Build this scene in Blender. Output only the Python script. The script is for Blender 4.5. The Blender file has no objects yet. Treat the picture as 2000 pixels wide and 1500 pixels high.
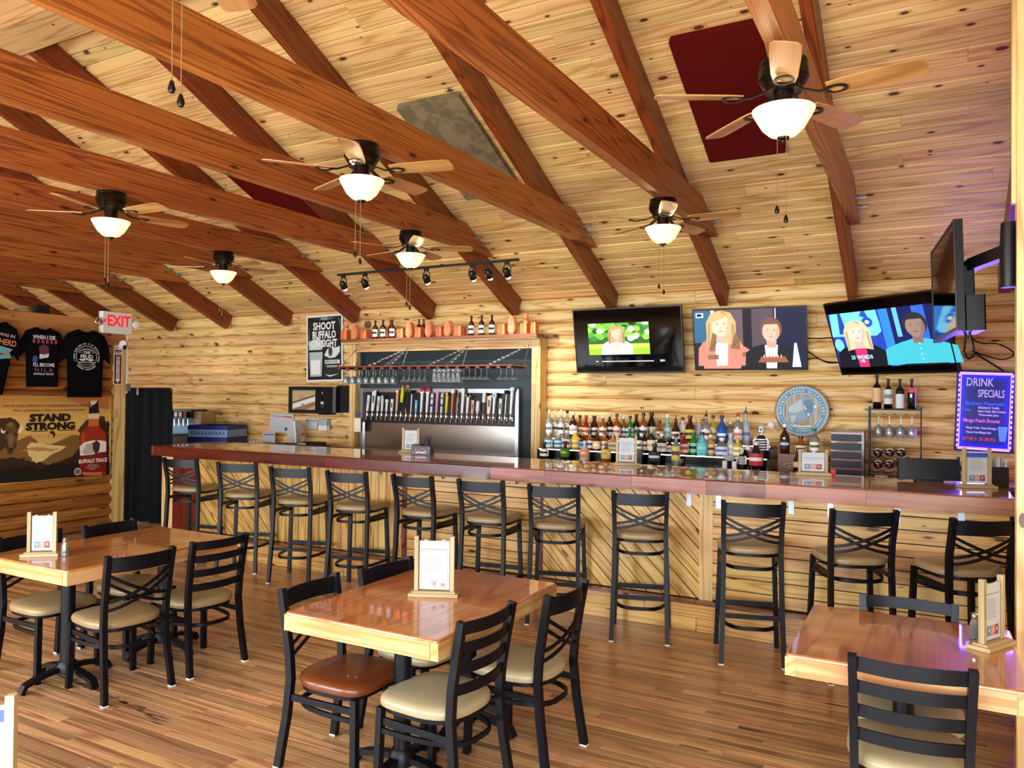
import bpy, bmesh, math, random
from mathutils import Vector, Matrix
RND = random.Random(11)
SC = bpy.context.scene
COL = SC.collection
PI = math.pi
def rad(a): return math.radians(a)

# ---------------------------------------------------------------- camera
CAMF, CAMH = 1504.7, 1.754
AX_R = Vector((0.87798757, 0.47858719, 0.0095983))
AX_U = Vector((-0.00199466, -0.01639346, 0.99986363))
AX_F = Vector((-0.47867928, 0.87788698, 0.01343863))
CAMP = Vector((0, 0, CAMH))
cam_data = bpy.data.cameras.new('camera'); cam = bpy.data.objects.new('camera', cam_data)
COL.objects.link(cam); SC.camera = cam
cam_data.sensor_width = 36.0; cam_data.lens = CAMF / 2000 * 36.0; cam_data.clip_start = .05
cam.matrix_world = Matrix((( AX_R.x, AX_U.x, -AX_F.x, 0), (AX_R.y, AX_U.y, -AX_F.y, 0), (AX_R.z, AX_U.z, -AX_F.z, CAMH), (0, 0, 0, 1)))

# measured pixels of the photograph -> points on known planes of the room
def ray(x, y): return AX_F + AX_R * ((x - 1000) / CAMF) + AX_U * ((750 - y) / CAMF)
def atY(x, y, Y): d = ray(x, y); return CAMP + d * (Y / d.y)
def atX(x, y, X): d = ray(x, y); return CAMP + d * (X / d.x)
def atZ(x, y, Z): d = ray(x, y); return CAMP + d * ((Z - CAMH) / d.z)
def pix(p):
    v = Vector(p) - CAMP; c = v.dot(AX_F)
    return 1000 + CAMF * v.dot(AX_R) / c, 750 - CAMF * v.dot(AX_U) / c, c

# ---------------------------------------------------------------- view, world, daylight
SC.view_settings.view_transform = 'Standard'; SC.view_settings.look = 'None'
SC.view_settings.gamma = 1.0; SC.view_settings.use_curve_mapping = False
SC.view_settings.exposure = 0.75
try:                                                   # light paths: enough for stacked glassware, no caustics
    SC.cycles.max_bounces = 8; SC.cycles.diffuse_bounces = 4; SC.cycles.glossy_bounces = 3; SC.cycles.transmission_bounces = 6
    SC.cycles.caustics_reflective = False; SC.cycles.caustics_refractive = False; SC.cycles.adaptive_threshold = .06; SC.cycles.adaptive_min_samples = 16
except AttributeError: pass
world = bpy.data.worlds.new('sky'); SC.world = world; world.use_nodes = True
wn = world.node_tree.nodes; wn.clear()
wo = wn.new('ShaderNodeOutputWorld'); wb = wn.new('ShaderNodeBackground')
wb.inputs[0].default_value = (.72, .86, 1, 1); wb.inputs[1].default_value = 1.6
world.node_tree.links.new(wb.outputs[0], wo.inputs[0])
def area_light(name, loc, rot, sx, sy, power, col, spread=180):
    l = bpy.data.lights.new(name, 'AREA'); l.shape = 'RECTANGLE'; l.size = sx; l.size_y = sy
    l.energy = power; l.color = col; l.spread = rad(spread)
    o = bpy.data.objects.new(name, l); o.location = loc; o.rotation_euler = rot; COL.objects.link(o); return o
WINDOWS_X = [-12.6, -9.9, -7.2, -4.5, -1.8, 0.9]       # centres of the front windows, 2.1 m wide
for wx in WINDOWS_X:
    area_light('window_daylight', (wx, -.78, 1.45), (rad(90), 0, 0), 2.0, 1.5, 120, (.86, .94, 1))

# ---------------------------------------------------------------- materials
def lin(c):
    if isinstance(c, str):
        c = [int(c[i:i + 2], 16) / 255 for i in (0, 2, 4)]
    return tuple(x / 12.92 if x <= .04045 else ((x + .055) / 1.055) ** 2.4 for x in c) + (1,)
MATS = {}
def mat(key, col, rough=.5, metal=0, coat=0, emit=0, trans=0, alpha=1, ior=1.45, spec=.5, coat_rough=.05):
    if key in MATS: return MATS[key]
    m = bpy.data.materials.new(key); m.use_nodes = True
    b = m.node_tree.nodes['Principled BSDF']; c = lin(col)
    b.inputs['Base Color'].default_value = c; b.inputs['Roughness'].default_value = rough
    b.inputs['Metallic'].default_value = metal; b.inputs['Coat Weight'].default_value = coat
    b.inputs['Coat Roughness'].default_value = coat_rough; b.inputs['IOR'].default_value = ior
    b.inputs['Transmission Weight'].default_value = trans; b.inputs['Alpha'].default_value = alpha
    b.inputs['Specular IOR Level'].default_value = spec
    if emit:
        b.inputs['Emission Color'].default_value = c; b.inputs['Emission Strength'].default_value = emit
    MATS[key] = m; return m
def flat(col, emit=0, rough=.6):
    return mat('paint_%s_%g' % (col, emit), col if not emit else col, rough, emit=emit)
def node(nt, typ, **kw):
    n = nt.nodes.new(typ)
    for k, v in kw.items(): setattr(n, k, v)
    return n
def wood(key, light, mid, dark, rough=.45, coat=0, across=6.0, along=.55, rings=7.0, ringmix=.75, streak=.35,
         knots=.3, tone=.16, knotcol='3a1808', bump=.15, kd=(2.6, 6.0), coat_rough=.06):
    """grain runs along local X; contours of a stretched noise give the cathedral figure, a 2-D cell pattern the knots"""
    if key in MATS: return MATS[key]
    m = bpy.data.materials.new(key); m.use_nodes = True; nt = m.node_tree; L = nt.links.new
    b = nt.nodes['Principled BSDF']
    tc = node(nt, 'ShaderNodeTexCoord'); oi = node(nt, 'ShaderNodeObjectInfo'); ge = node(nt, 'ShaderNodeNewGeometry')
    def M(op, a, bb=None, c=None):
        n = node(nt, 'ShaderNodeMath', operation=op)
        for i, s in enumerate((a, bb, c)):
            if s is None: continue
            if isinstance(s, (int, float)): n.inputs[i].default_value = s
            else: L(s, n.inputs[i])
        return n.outputs[0]
    rnd = M('FRACT', M('ADD', M('MULTIPLY', oi.outputs['Random'], 3.7), M('MULTIPLY', ge.outputs['Random Per Island'], 5.3)))
    sp = node(nt, 'ShaderNodeSeparateXYZ'); L(tc.outputs['Object'], sp.inputs[0])
    ac = M('ADD', sp.outputs[1], M('MULTIPLY', sp.outputs[2], 1.37))
    off = M('MULTIPLY', rnd, 91.0)
    def vec(sx, sy, w):
        cb = node(nt, 'ShaderNodeCombineXYZ')
        L(M('ADD', M('MULTIPLY', sp.outputs[0], sx), off), cb.inputs[0]); L(M('ADD', M('MULTIPLY', ac, sy), M('MULTIPLY', rnd, 37.0)), cb.inputs[1])
        cb.inputs[2].default_value = w; return cb.outputs[0]
    n1 = node(nt, 'ShaderNodeTexNoise'); n1.inputs['Scale'].default_value = 1; n1.inputs['Detail'].default_value = 1.5; n1.inputs['Roughness'].default_value = .45
    L(vec(along, across, 0), n1.inputs['Vector'])
    sn = M('SINE', M('MULTIPLY', n1.outputs['Fac'], rings * 2 * PI))
    rg = M('POWER', M('MULTIPLY_ADD', sn, .5, .5), 3.6)
    n2 = node(nt, 'ShaderNodeTexNoise'); n2.inputs['Scale'].default_value = 1; n2.inputs['Detail'].default_value = 2
    L(vec(.9, 150, 3), n2.inputs['Vector'])
    def mix(f, a, c):
        n = node(nt, 'ShaderNodeMix', data_type='RGBA')
        if isinstance(f, (int, float)): n.inputs[0].default_value = f
        else: L(f, n.inputs[0])
        for s, v in ((6, a), (7, c)):
            if isinstance(v, tuple): n.inputs[s].default_value = v
            else: L(v, n.inputs[s])
        return n.outputs[2]
    col = mix(M('MULTIPLY', rg, ringmix), lin(light), lin(mid))
    col = mix(M('MULTIPLY', M('MAXIMUM', M('SUBTRACT', n2.outputs['Fac'], .45), 0), streak * 3.0), col, lin(dark))
    kf = None
    if knots:
        vo = node(nt, 'ShaderNodeTexVoronoi', voronoi_dimensions='2D'); vo.inputs['Scale'].default_value = 1
        L(vec(kd[0], kd[1], 0), vo.inputs['Vector'])
        sc = node(nt, 'ShaderNodeSeparateColor'); L(vo.outputs['Color'], sc.inputs[0])
        size = M('MULTIPLY', M('MAXIMUM', M('SUBTRACT', sc.outputs[0], 1 - knots), 0), .30 / max(knots, .01) * .38)
        kf = M('LESS_THAN', vo.outputs['Distance'], size)
        halo = M('MULTIPLY', M('LESS_THAN', vo.outputs['Distance'], M('MULTIPLY', size, 1.8)), .45)
        col = mix(halo, col, lin(mid)); col = mix(M('MULTIPLY', kf, .92), col, lin(knotcol))
    hs = node(nt, 'ShaderNodeHueSaturation'); L(col, hs.inputs['Color'])
    L(M('MULTIPLY_ADD', rnd, 2 * tone, 1 - tone), hs.inputs['Value'])
    L(M('MULTIPLY_ADD', M('FRACT', M('MULTIPLY', rnd, 7.3)), .018, .491), hs.inputs['Hue'])
    L(hs.outputs[0], b.inputs['Base Color'])
    b.inputs['Roughness'].default_value = rough; b.inputs['Coat Weight'].default_value = coat; b.inputs['Coat Roughness'].default_value = coat_rough
    if bump:
        bp = node(nt, 'ShaderNodeBump'); bp.inputs['Strength'].default_value = bump; bp.inputs['Distance'].default_value = .002
        L(n2.outputs['Fac'], bp.inputs['Height']); L(bp.outputs[0], b.inputs['Normal'])
    MATS[key] = m; return m

W_CEIL = wood('ceiling_pine', 'e9c27c', 'b67e38', '8a5420', rough=.55, rings=8, knots=.5, tone=.16, across=7, along=.4, ringmix=.62, streak=.14, kd=(3.0, 7.0))
W_LOG = wood('log_pine', 'eecb8a', 'b9803a', '9a6228', rough=.5, coat=.05, rings=8, knots=.3, tone=.09, across=8, along=.7, ringmix=.7, streak=.22, coat_rough=.3)
W_LOGD = wood('aged_shaded_log_pine', 'a56a2c', '6e3812', '4a220c', rough=.5, coat=.05, rings=9, knots=.3, tone=.25, across=8, along=.5, streak=.6, coat_rough=.3)  # aged orange pine, darkened further for the weaker light on this wall
W_BEAM = wood('red_brown_beam', '8a3f15', '5c2408', '3a1206', rough=.45, coat=.12, rings=13, knots=.12, tone=.12, across=6, along=.4, ringmix=.85, streak=.7, coat_rough=.25)
W_TIE = wood('tie_beam', 'ae6028', '74300e', '4a1a08', rough=.45, coat=.12, rings=15, knots=.12, tone=.12, across=6, along=.35, ringmix=.85, streak=.7, coat_rough=.25)
W_FLOOR = wood('strip_floor', 'bb9064', '825732', '4e2e18', rough=.32, coat=.3, rings=5, knots=.1, tone=.36, across=9, along=.5, coat_rough=.18, bump=.1, streak=.35, kd=(1.4, 9.0))
W_PANEL = wood('bar_panel_pine', 'e0b468', 'ac7430', '7a4a1e', rough=.35, coat=.3, rings=6, knots=.4, tone=.11, across=8, along=.6, coat_rough=.18, streak=.4, kd=(2.6, 7.0))
W_TRIM = wood('trim_pine', 'e3c080', 'b88442', '8a5826', rough=.45, coat=.1, rings=6, knots=.25, tone=.07, across=8, along=.5, coat_rough=.25)
W_MAHO = wood('mahogany_edge', '5c1c0c', '3c1006', '240804', rough=.28, coat=.35, rings=6, knots=0, tone=.35, across=6, along=.4, coat_rough=.12)
W_BARTOP = wood('bar_top', 'c4863f', '93561f', '522408', rough=.3, coat=1, rings=5, knots=0, tone=.1, across=5, along=.35, coat_rough=.035, bump=0)
W_TABLE = wood('table_top', 'b87638', '8a5020', '5a2608', rough=.35, coat=.9, rings=7, knots=.06, tone=.06, across=5, along=.8, coat_rough=.04, bump=0, streak=.3, ringmix=.7)
W_TEDGE = wood('table_edge_pine', 'd2ab72', 'b07a3c', '8a5526', rough=.4, coat=.3, rings=5, knots=.15, tone=.06, across=8, along=.6, coat_rough=.15)
W_DARK = wood('dark_stained', '5a2a1a', '3c180e', '240c06', rough=.35, coat=.3, rings=6, knots=0, tone=.12)
W_HOLD = wood('holder_wood', 'b5a076', '8c7850', '6a5a38', rough=.55, rings=5, knots=0, tone=.1)
W_BARREL = wood('weathered_barrel', 'b9ad96', '968a74', '6a5f4e', rough=.6, rings=6, knots=0, tone=.1)
W_BLADE = wood('fan_blade_wood', 'c08e54', '94622e', '5a3a18', rough=.4, coat=.15, rings=5, knots=0, tone=.06)
M_BLACK = mat('black_metal', '03060e', .42, spec=.32)
M_BLACKP = mat('black_plastic', '0a0b0d', .4)
M_FABRIC = mat('black_cotton', '08080a', .95, spec=.1)
M_BRONZE = mat('dark_bronze', '1d130e', .32, .6)
M_STEEL = mat('brushed_steel', 'b9bcc0', .28, 1)
M_CHROME = mat('chrome', 'd8dade', .1, 1)
M_GALV = mat('galvanised', 'a9b4bf', .38, .9)
M_TAN = mat('tan_vinyl', '907a56', .36, coat=.1)
M_CREAM = mat('cream_vinyl', 'a89a78', .36, coat=.1)
M_BROWN = mat('brown_vinyl', '6a3518', .34, coat=.2)
M_WHITE = mat('white_plastic', 'e8e8e4', .4)
M_PAPER = mat('white_paper', 'bcc4c8', .7)
M_GLASS = mat('clear_glass', 'ffffff', .02, trans=1, ior=1.45)
M_STEM = mat('bar_glass', 'e6f2f2', .03, trans=.80, ior=1.45, spec=.8)
M_CHAIN = mat('pull_chain', '9a8460', .4, .7)
M_SLATE = mat('slate_board', '1d2a30', .55)
M_FROST = mat('lit_bowl_glass', 'fde3a8', .35, emit=.78)

# ---------------------------------------------------------------- mesh helpers
class MB:
    def __init__(s): s.v = []; s.f = []; s.mi = []; s.cur = 0
    def add(s, vs, fs):
        o = len(s.v); s.v += [tuple(x) for x in vs]; s.f += [tuple(i + o for i in f) for f in fs]; s.mi += [s.cur] * len(fs); return s
    def box(s, x0, x1, y0, y1, z0, z1, M=None, ch=0):
        if ch:
            return s.prism([(x0 + ch, y0), (x1 - ch, y0), (x1, y0 + ch), (x1, y1 - ch), (x1 - ch, y1), (x0 + ch, y1), (x0, y1 - ch), (x0, y0 + ch)], z0, z1, M=M)
        vs = [Vector((x, y, z)) for z in (z0, z1) for y in (y0, y1) for x in (x0, x1)]
        if M: vs = [M @ v for v in vs]
        return s.add(vs, [(0, 2, 3, 1), (4, 5, 7, 6), (0, 1, 5, 4), (2, 6, 7, 3), (0, 4, 6, 2), (1, 3, 7, 5)])
    def prism(s, pts, a0, a1, plane='XY', M=None):
        """counter-clockwise outline extruded from a0 to a1; plane XY -> along z, XZ -> along y, YZ -> along x"""
        n = len(pts)
        def P(p, a):
            return Vector((p[0], p[1], a)) if plane == 'XY' else Vector((p[0], a, p[1])) if plane == 'XZ' else Vector((a, p[0], p[1]))
        vs = [P(p, a0) for p in pts] + [P(p, a1) for p in pts]
        if M: vs = [M @ v for v in vs]
        fs = [tuple(range(n - 1, -1, -1)), tuple(range(n, 2 * n))] + [(i, (i + 1) % n, n + (i + 1) % n, n + i) for i in range(n)]
        if plane == 'XZ': fs = [tuple(reversed(f)) for f in fs]
        return s.add(vs, fs)
    def lathe(s, prof, n=16, c=(0, 0, 0), M=None, a0=0, a1=2 * PI, sx=1, sy=1):
        full = abs(a1 - a0 - 2 * PI) < 1e-6; k = n if full else n + 1; vs = []
        for r, z in prof:
            for i in range(k):
                a = a0 + (a1 - a0) * i / n
                vs.append(Vector((c[0] + sx * r * math.cos(a), c[1] + sy * r * math.sin(a), c[2] + z)))
        if M: vs = [M @ v for v in vs]
        fs = []
        for j in range(len(prof) - 1):
            for i in range(n):
                i2 = (i + 1) % k
                fs.append((j * k + i, j * k + i2, (j + 1) * k + i2, (j + 1) * k + i))
        if full and prof[0] != prof[-1]:
            if prof[0][0] > 1e-6: fs.append(tuple(range(k - 1, -1, -1)))
            if prof[-1][0] > 1e-6: fs.append(tuple((len(prof) - 1) * k + i for i in range(k)))
        return s.add(vs, fs)
    def sweep(s, pts, sec, closed=False, up=(0, 0, 1), sc=None):
        pts = [Vector(p) for p in pts]; n = len(pts); k = len(sec); up = Vector(up); vs = []
        for i, p in enumerate(pts):
            a = pts[(i - 1) % n] if closed or i else p; b = pts[(i + 1) % n] if closed or i < n - 1 else p
            t = (b - a).normalized(); sd = t.cross(up)
            if sd.length < 1e-4: sd = t.cross(Vector((1, 0, 0)) if abs(t.x) < .9 else Vector((0, 1, 0)))
            sd.normalize(); nn = sd.cross(t); q = sc[i] if sc else 1
            for u, w in sec: vs.append(p + sd * u * q + nn * w * q)
        fs = []
        for i in range(n if closed else n - 1):
            for j in range(k):
                a, b2 = i * k + j, i * k + (j + 1) % k; c2, d = ((i + 1) % n) * k + (j + 1) % k, ((i + 1) % n) * k + j
                fs.append((a, d, c2, b2))
        if not closed: fs += [tuple(range(k)), tuple((n - 1) * k + i for i in range(k - 1, -1, -1))]
        return s.add(vs, fs)
    def tube(s, pts, r, n=8, **kw): return s.sweep(pts, circ(r, n), **kw)
    def bar(s, pts, w, h, **kw): return s.sweep(pts, [(-w / 2, -h / 2), (w / 2, -h / 2), (w / 2, h / 2), (-w / 2, h / 2)], **kw)
    def sphere(s, c, r, n=12, m=8, sx=1, sy=1, sz=1):
        return s.lathe([(r * math.sin(PI * i / m) if 0 < i < m else 0.0, -r * math.cos(PI * i / m) * sz) for i in range(m + 1)], n, c, sx=sx, sy=sy)
    def mesh(s, name, smooth=None):
        me = bpy.data.meshes.new(name); me.from_pydata(s.v, [], s.f)
        if any(s.mi): me.polygons.foreach_set('material_index', s.mi)
        if smooth is not None:
            bm = bmesh.new(); bm.from_mesh(me); bmesh.ops.recalc_face_normals(bm, faces=bm.faces); bm.to_mesh(me); bm.free()
        me.update()
        if smooth:
            me.shade_smooth(); me.set_sharp_from_angle(angle=rad(smooth))
        return me
def circ(r, n=8): return [(r * math.cos(2 * PI * i / n), r * math.sin(2 * PI * i / n)) for i in range(n)]
def link(name, me, m, parent=None, loc=None, rot=None):
    o = bpy.data.objects.new(name, me); COL.objects.link(o)
    if m is not None and not me.materials:
        for x in (m if isinstance(m, (list, tuple)) else [m]): me.materials.append(x)
    o.parent = parent
    if loc is not None: o.location = loc
    if rot is not None: o.rotation_euler = rot
    return o
def part(name, mb, m, parent, loc=None, rot=None, smooth=40, label=None):
    o = link(name, mb.mesh(name, smooth) if isinstance(mb, MB) else mb, m, parent, loc, rot)
    if label: o['label'] = label
    return o
def tag(o, label=None, cat=None, group=None, kind=None):
    if label: o['label'] = label
    if cat: o['category'] = cat
    if group: o['group'] = group
    if kind: o['kind'] = kind
    return o
def thing(name, label, cat, loc=(0, 0, 0), rz=0, group=None, rx=0, kind=None):
    o = bpy.data.objects.new(name, None); COL.objects.link(o); o.location = loc; o.rotation_euler = (rx, 0, rz); o.empty_display_size = .1
    return tag(o, label, cat, group, kind)
def solo(name, label, cat, mb, m, loc=None, rot=None, group=None, smooth=40, kind=None):
    return tag(part(name, mb, m, None, loc, rot, smooth), label, cat, group, kind)
def kids(o): return [c for c in COL.objects if c.parent == o]
def copy_tree(o, parent=None, loc=None, rz=None, label=None):
    c = o.copy(); COL.objects.link(c); c.parent = parent
    if loc is not None: c.location = loc
    if rz is not None: c.rotation_euler = (0, 0, rz)
    if label: c['label'] = label
    for k in list(o.children): copy_tree(k, c)
    return c
# flat print: coloured outlines in the local XZ plane facing -Y, stacked a fraction of a millimetre apart
def rect(x0, z0, x1, z1): return [(x0, z0), (x1, z0), (x1, z1), (x0, z1)]
def ell(cx, cz, rx, rz, n=20, a0=0, a1=2 * PI):
    return [(cx + rx * math.cos(a0 + (a1 - a0) * i / n), cz + rz * math.sin(a0 + (a1 - a0) * i / n)) for i in range(n if abs(a1 - a0 - 2 * PI) < 1e-6 else n + 1)]
def ring(cx, cz, r0, r1, n=32):
    out = []
    for i in range(n):
        a, b = 2 * PI * i / n, 2 * PI * (i + 1) / n
        out.append([(cx + r1 * math.cos(a), cz + r1 * math.sin(a)), (cx + r1 * math.cos(b), cz + r1 * math.sin(b)), (cx + r0 * math.cos(b), cz + r0 * math.sin(b)), (cx + r0 * math.cos(a), cz + r0 * math.sin(a))])
    return out
def art(name, parent, shapes, y=-.001, emit=0, step=.00025, sx=1, sz=1, ox=0, oz=0, rough=.6):
    mb = MB(); cols = []; lay = 0
    for col, pts in shapes:
        if col not in cols: cols.append(col)
        mb.cur = cols.index(col)
        lay += 1
        for pg in (pts if pts and isinstance(pts[0], list) else [pts]):
            q = [(ox + p[0] * sx, oz + p[1] * sz) for p in pg]
            ar = sum(q[i][0] * q[(i + 1) % len(q)][1] - q[(i + 1) % len(q)][0] * q[i][1] for i in range(len(q)))
            if ar < 0: q = q[::-1]
            mb.add([(p[0], y - lay * step, p[1]) for p in q], [tuple(range(len(q)))])
    return link(name, mb.mesh(name), [flat(c, emit, rough) for c in cols], parent)
def text_mesh(s, size, bold=0, sp=1.0, cx=1.0, align='CENTER', depth=0.0, shear=0):
    cu = bpy.data.curves.new('t', 'FONT'); cu.body = s; cu.size = size; cu.align_x = align; cu.align_y = 'CENTER'
    cu.offset = bold; cu.space_character = sp; cu.resolution_u = 2; cu.extrude = depth; cu.shear = shear
    ob = bpy.data.objects.new('t', cu); COL.objects.link(ob)
    me = bpy.data.meshes.new_from_object(ob); COL.objects.unlink(ob); bpy.data.objects.remove(ob); bpy.data.curves.remove(cu)
    me.materials.clear()
    for v in me.vertices:
        x, y, z = v.co; v.co = (x * cx, -z, y)
    return me
def text(parent, s, size, m, x=0, z=0, y=-.002, bold=0, sp=1.0, cx=1.0, rot=0, name='lettering', align='CENTER', depth=0, shear=0):
    me = text_mesh(s, size, bold, sp, cx, align, depth, shear); me.name = name
    return link(name, me, m, parent, (x, y, z), (0, rot, 0))
def arc_text(parent, s, radius, size, m, a0, a1, cx=0, cz=0, y=-.002, bold=0, name='lettering', inward=False):
    n = len(s); vs = []; fs = []
    for i, ch in enumerate(s):
        if ch == ' ': continue
        a = a0 + (a1 - a0) * (i / (n - 1) if n > 1 else 0); me = text_mesh(ch, size, bold)
        t = a - PI / 2 + (PI if inward else 0); o = len(vs); ct, st = math.cos(t), math.sin(t)
        for v in me.vertices:
            vs.append((cx + radius * math.cos(a) + v.co.x * ct - v.co.z * st, y, cz + radius * math.sin(a) + v.co.x * st + v.co.z * ct))
        fs += [tuple(o + k for k in p.vertices) for p in me.polygons]; bpy.data.meshes.remove(me)
    me = bpy.data.meshes.new(name); me.from_pydata(vs, [], fs); me.update()
    return link(name, me, m, parent)
# ================================================================ the room
YW, SLOPE, ZC0, YR = 8.105, .46, 2.877, 3.6
TH = math.atan(SLOPE); CT, ST = math.cos(TH), math.sin(TH)
XL, XR = -15.0, 3.0
YF = -.9
def zceil(Y): return ZC0 + SLOPE * (YW - Y) if Y >= YR else ZC0 + SLOPE * (YW - (2 * YR - Y))
ZR = zceil(YR)
def structure(name, mb, m, label=None, smooth=40, **kw):
    return tag(part(name, mb, m, None, smooth=smooth, **kw), label, kind='structure')
def plank_mesh(name, L, w, t, ch=.004, cache={}):
    """length along x from 0, width along y centred, visible face at z = 0 (thickness upwards), chamfered edges"""
    k = (name, round(L, 3), w, t, ch)
    if k not in cache:
        h = w / 2 - (.0030 if w > .1 else .0009)
        mb = MB().prism([(-h + ch, 0), (h - ch, 0), (h, ch), (h, t), (-h, t), (-h, ch)], 0, L - .0015, 'YZ')
        cache[k] = mb.mesh(name, 0)
    return cache[k]
def runs(total, lo, hi, step=.1):
    """cut a run of boards into random lengths (multiples of step so that boards share meshes)"""
    out = []; x = 0.0
    first = True
    while x < total - 1e-6:
        L = round(RND.uniform(lo * (.3 if first else 1), hi) / step) * step; first = False
        L = max(step, L)
        if total - x - L < lo * .4: L = total - x
        out.append((x, L)); x += L
    return out

# --- ceiling: slab above, tongue and groove boards as parts
mb = MB()
t = .08
mb.prism([(YW + .2, zceil(YW) - .092 + .03), (YW + .2, zceil(YW) + .1), (YR, ZR + .2), (YF - .2, zceil(YF) + .1), (YF - .2, zceil(YF) - .06), (YR, ZR + .03)], XL, XR, 'YZ')
ceiling = structure('ceiling', mb, mat('roof_deck', '2c1a0c', .9), 'knotty pine tongue and groove ceiling under a pitched roof', smooth=0)
PW = .134
nrow = int((YW - YR) / CT / PW) + 1
for r in range(nrow):
    s0 = (r + .5) * PW
    y = YW - s0 * CT; z = ZC0 + s0 * ST
    for x, L in runs(XR - XL, 2.2, 4.6, .2):
        if XL + x > .8 and y > 4.4: continue
        link('plank', plank_mesh('ceiling_board', L, PW, .018, .006), W_CEIL, ceiling, (XL + x, y, z), (-TH, 0, 0))
mb = MB(); rows = int((YR - YF) / CT / PW) + 1
for r in range(rows):
    s0 = (r + .5) * PW
    M = Matrix.Translation((0, YF + s0 * CT, ZC0 + s0 * ST)) @ Matrix.Rotation(TH, 4, 'X')
    for x, L in runs(XR - XL, 2.2, 4.6, .2):
        h = PW / 2 - .0008
        mb.box(XL + x, XL + x + L - .002, -h, h, 0, .018, M)
o = part('plank_rows', mb, W_CEIL, ceiling, smooth=0); o['kind'] = 'stuff'

# --- ridge beam, rafters, collar ties
mb = MB().box(0, XR - XL, -.18, .18, 0, .26, ch=.006)
structure('ridge_beam', mb, W_TRIM, 'broad pine ridge beam at the top of the roof', loc=(XL, YR - .13, ZR - .40), smooth=0)
XF0 = -.629; SPC = 1.2192
def xf(k): return XF0 - SPC * k
M_raf = Matrix(((0, -1, 0, 0), (CT, 0, ST, 0), (-ST, 0, CT, 0), (0, 0, 0, 1)))
LR = (YW - YR - .05) / CT
raf_mesh = MB().prism([(-.04, 0), (.04, 0), (.04, .219), (-.04, .219)], 0, LR, 'YZ').mesh('rafter', 0)
order = ['nearest the drink specials board', 'above the television with a news picture', 'between the two middle televisions', 'right of the lit bottle shelf, over the first television',
         'ending at the end of the orange bottle shelf', 'ending over the middle of the bottle shelf', 'ending beside the black and white tin sign', 'fourth from the exit sign',
         'third from the exit sign', 'second from the exit sign', 'nearest the exit sign', 'farthest over the shirt wall', 'beyond the shirt wall']
for i, k in enumerate(range(-1, 12)):
    o = link('rafter', raf_mesh, W_BEAM)
    top = Vector((xf(k) - .04, YR + .03, ZR - SLOPE * .03)) - Vector((0, ST, CT)) * .222
    o.matrix_world = Matrix.Translation(top) @ M_raf
    tag(o, 'red-brown sloping rafter ' + order[i], 'beam', 'sloping rafters', 'structure')
fr_mesh = MB().prism([(-.04, 0), (.04, 0), (.04, .219), (-.04, .219)], 0, LR - .3, 'YZ').mesh('rafter', 0)
M_fr = Matrix(((0, 1, 0, 0), (-CT, 0, -ST, 0), (-ST, 0, CT, 0), (0, 0, 0, 1)))
o = link('rafter', fr_mesh, W_BEAM); yy = YR - .33
o.matrix_world = Matrix.Translation(Vector((xf(5) - .04, yy, zceil(yy))) - Vector((0, -ST, CT)) * .222) @ M_fr
tag(o, 'dark red rafter end beside the ridge beam in the top left corner', 'beam', 'sloping rafters', 'structure')
ZT = 3.252; TIEH = .255
ye = YW - (ZT - ZC0) / SLOPE - .03; yt = YW - (ZT + TIEH - ZC0) / SLOPE - .05
yf = 2 * YR - ye; yft = 2 * YR - yt
tie_mesh = MB().prism([(yf - YR, 0), (ye - YR, 0), (yt - YR, TIEH), (yft - YR, TIEH)], -.04, .04, 'XZ').mesh('collar_tie', 0)
bolt_mesh = MB().tube([(0, 0, 0), (0, 0, .075)], .011, 8).lathe([(.024, 0), (.024, .004)], 12).lathe([(.019, .004), (.019, .02)], 6).mesh('bolt', 40)
tie_at = ['nearest the right wall, carrying the near fan', 'second from the right wall, with a fan over the bar', 'third from the right wall, running over the middle table', 'fourth from the right wall, with a fan below the track lights',
          'fifth from the right wall, carrying the fan at the left', 'sixth from the right wall, with the small far fan', 'seventh from the right wall', 'eighth from the right wall', 'ninth from the right wall, by the exit sign', 'tenth from the right wall', 'farthest over the shirt wall']
for k in range(0, 11):
    root = link('collar_tie', tie_mesh, W_TIE, None, (xf(k) + .042, YR, ZT), (0, 0, PI / 2))
    tag(root, 'horizontal orange-brown tie beam ' + tie_at[k], 'beam', 'horizontal tie beams', 'structure')
    for dy, dz in ((.36, .145), (.22, .10)):
        link('bolt', bolt_mesh, M_GALV, root, (ye - YR - dy, -.04, dz), (PI / 2, 0, 0))

# --- log walls
LH = .145
def log_mesh(L, m=None, cache={}):
    k = (round(L, 3), m)
    if k not in cache:
        h = LH - .002
        cache[k] = MB().prism([(.03, 0), (.0, .0), (-.022, h * .10), (-.034, h * .28), (-.038, h * .5), (-.034, h * .72), (-.022, h * .90), (0, h), (.03, h)], 0.0005, L - .0025, 'YZ').mesh('log', 50)
    return cache[k]
wall = structure('wall_back', MB().box(XL, XR, YW + .02, YW + .2, -.1, 3.0), mat('log_chink', '8a6a3c', .8), 'honey-coloured pine log wall behind the bar', smooth=0)
for n in range(-17, 3):
    z = 2.445 + n * LH
    for x, L in runs(15.7, 1.8, 4.4, .2): link('log', log_mesh(L), W_LOG, wall, (XL + x, YW, z))
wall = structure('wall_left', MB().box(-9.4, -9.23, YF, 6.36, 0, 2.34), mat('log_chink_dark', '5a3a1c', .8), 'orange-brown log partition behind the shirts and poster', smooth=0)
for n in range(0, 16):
    for x, L in runs(7.1, 2.2, 4.2, .2): link('log', log_mesh(L, 'dark'), W_LOGD, wall, (-9.205, YF + x, n * LH + .01), (0, 0, PI / 2))
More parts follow.
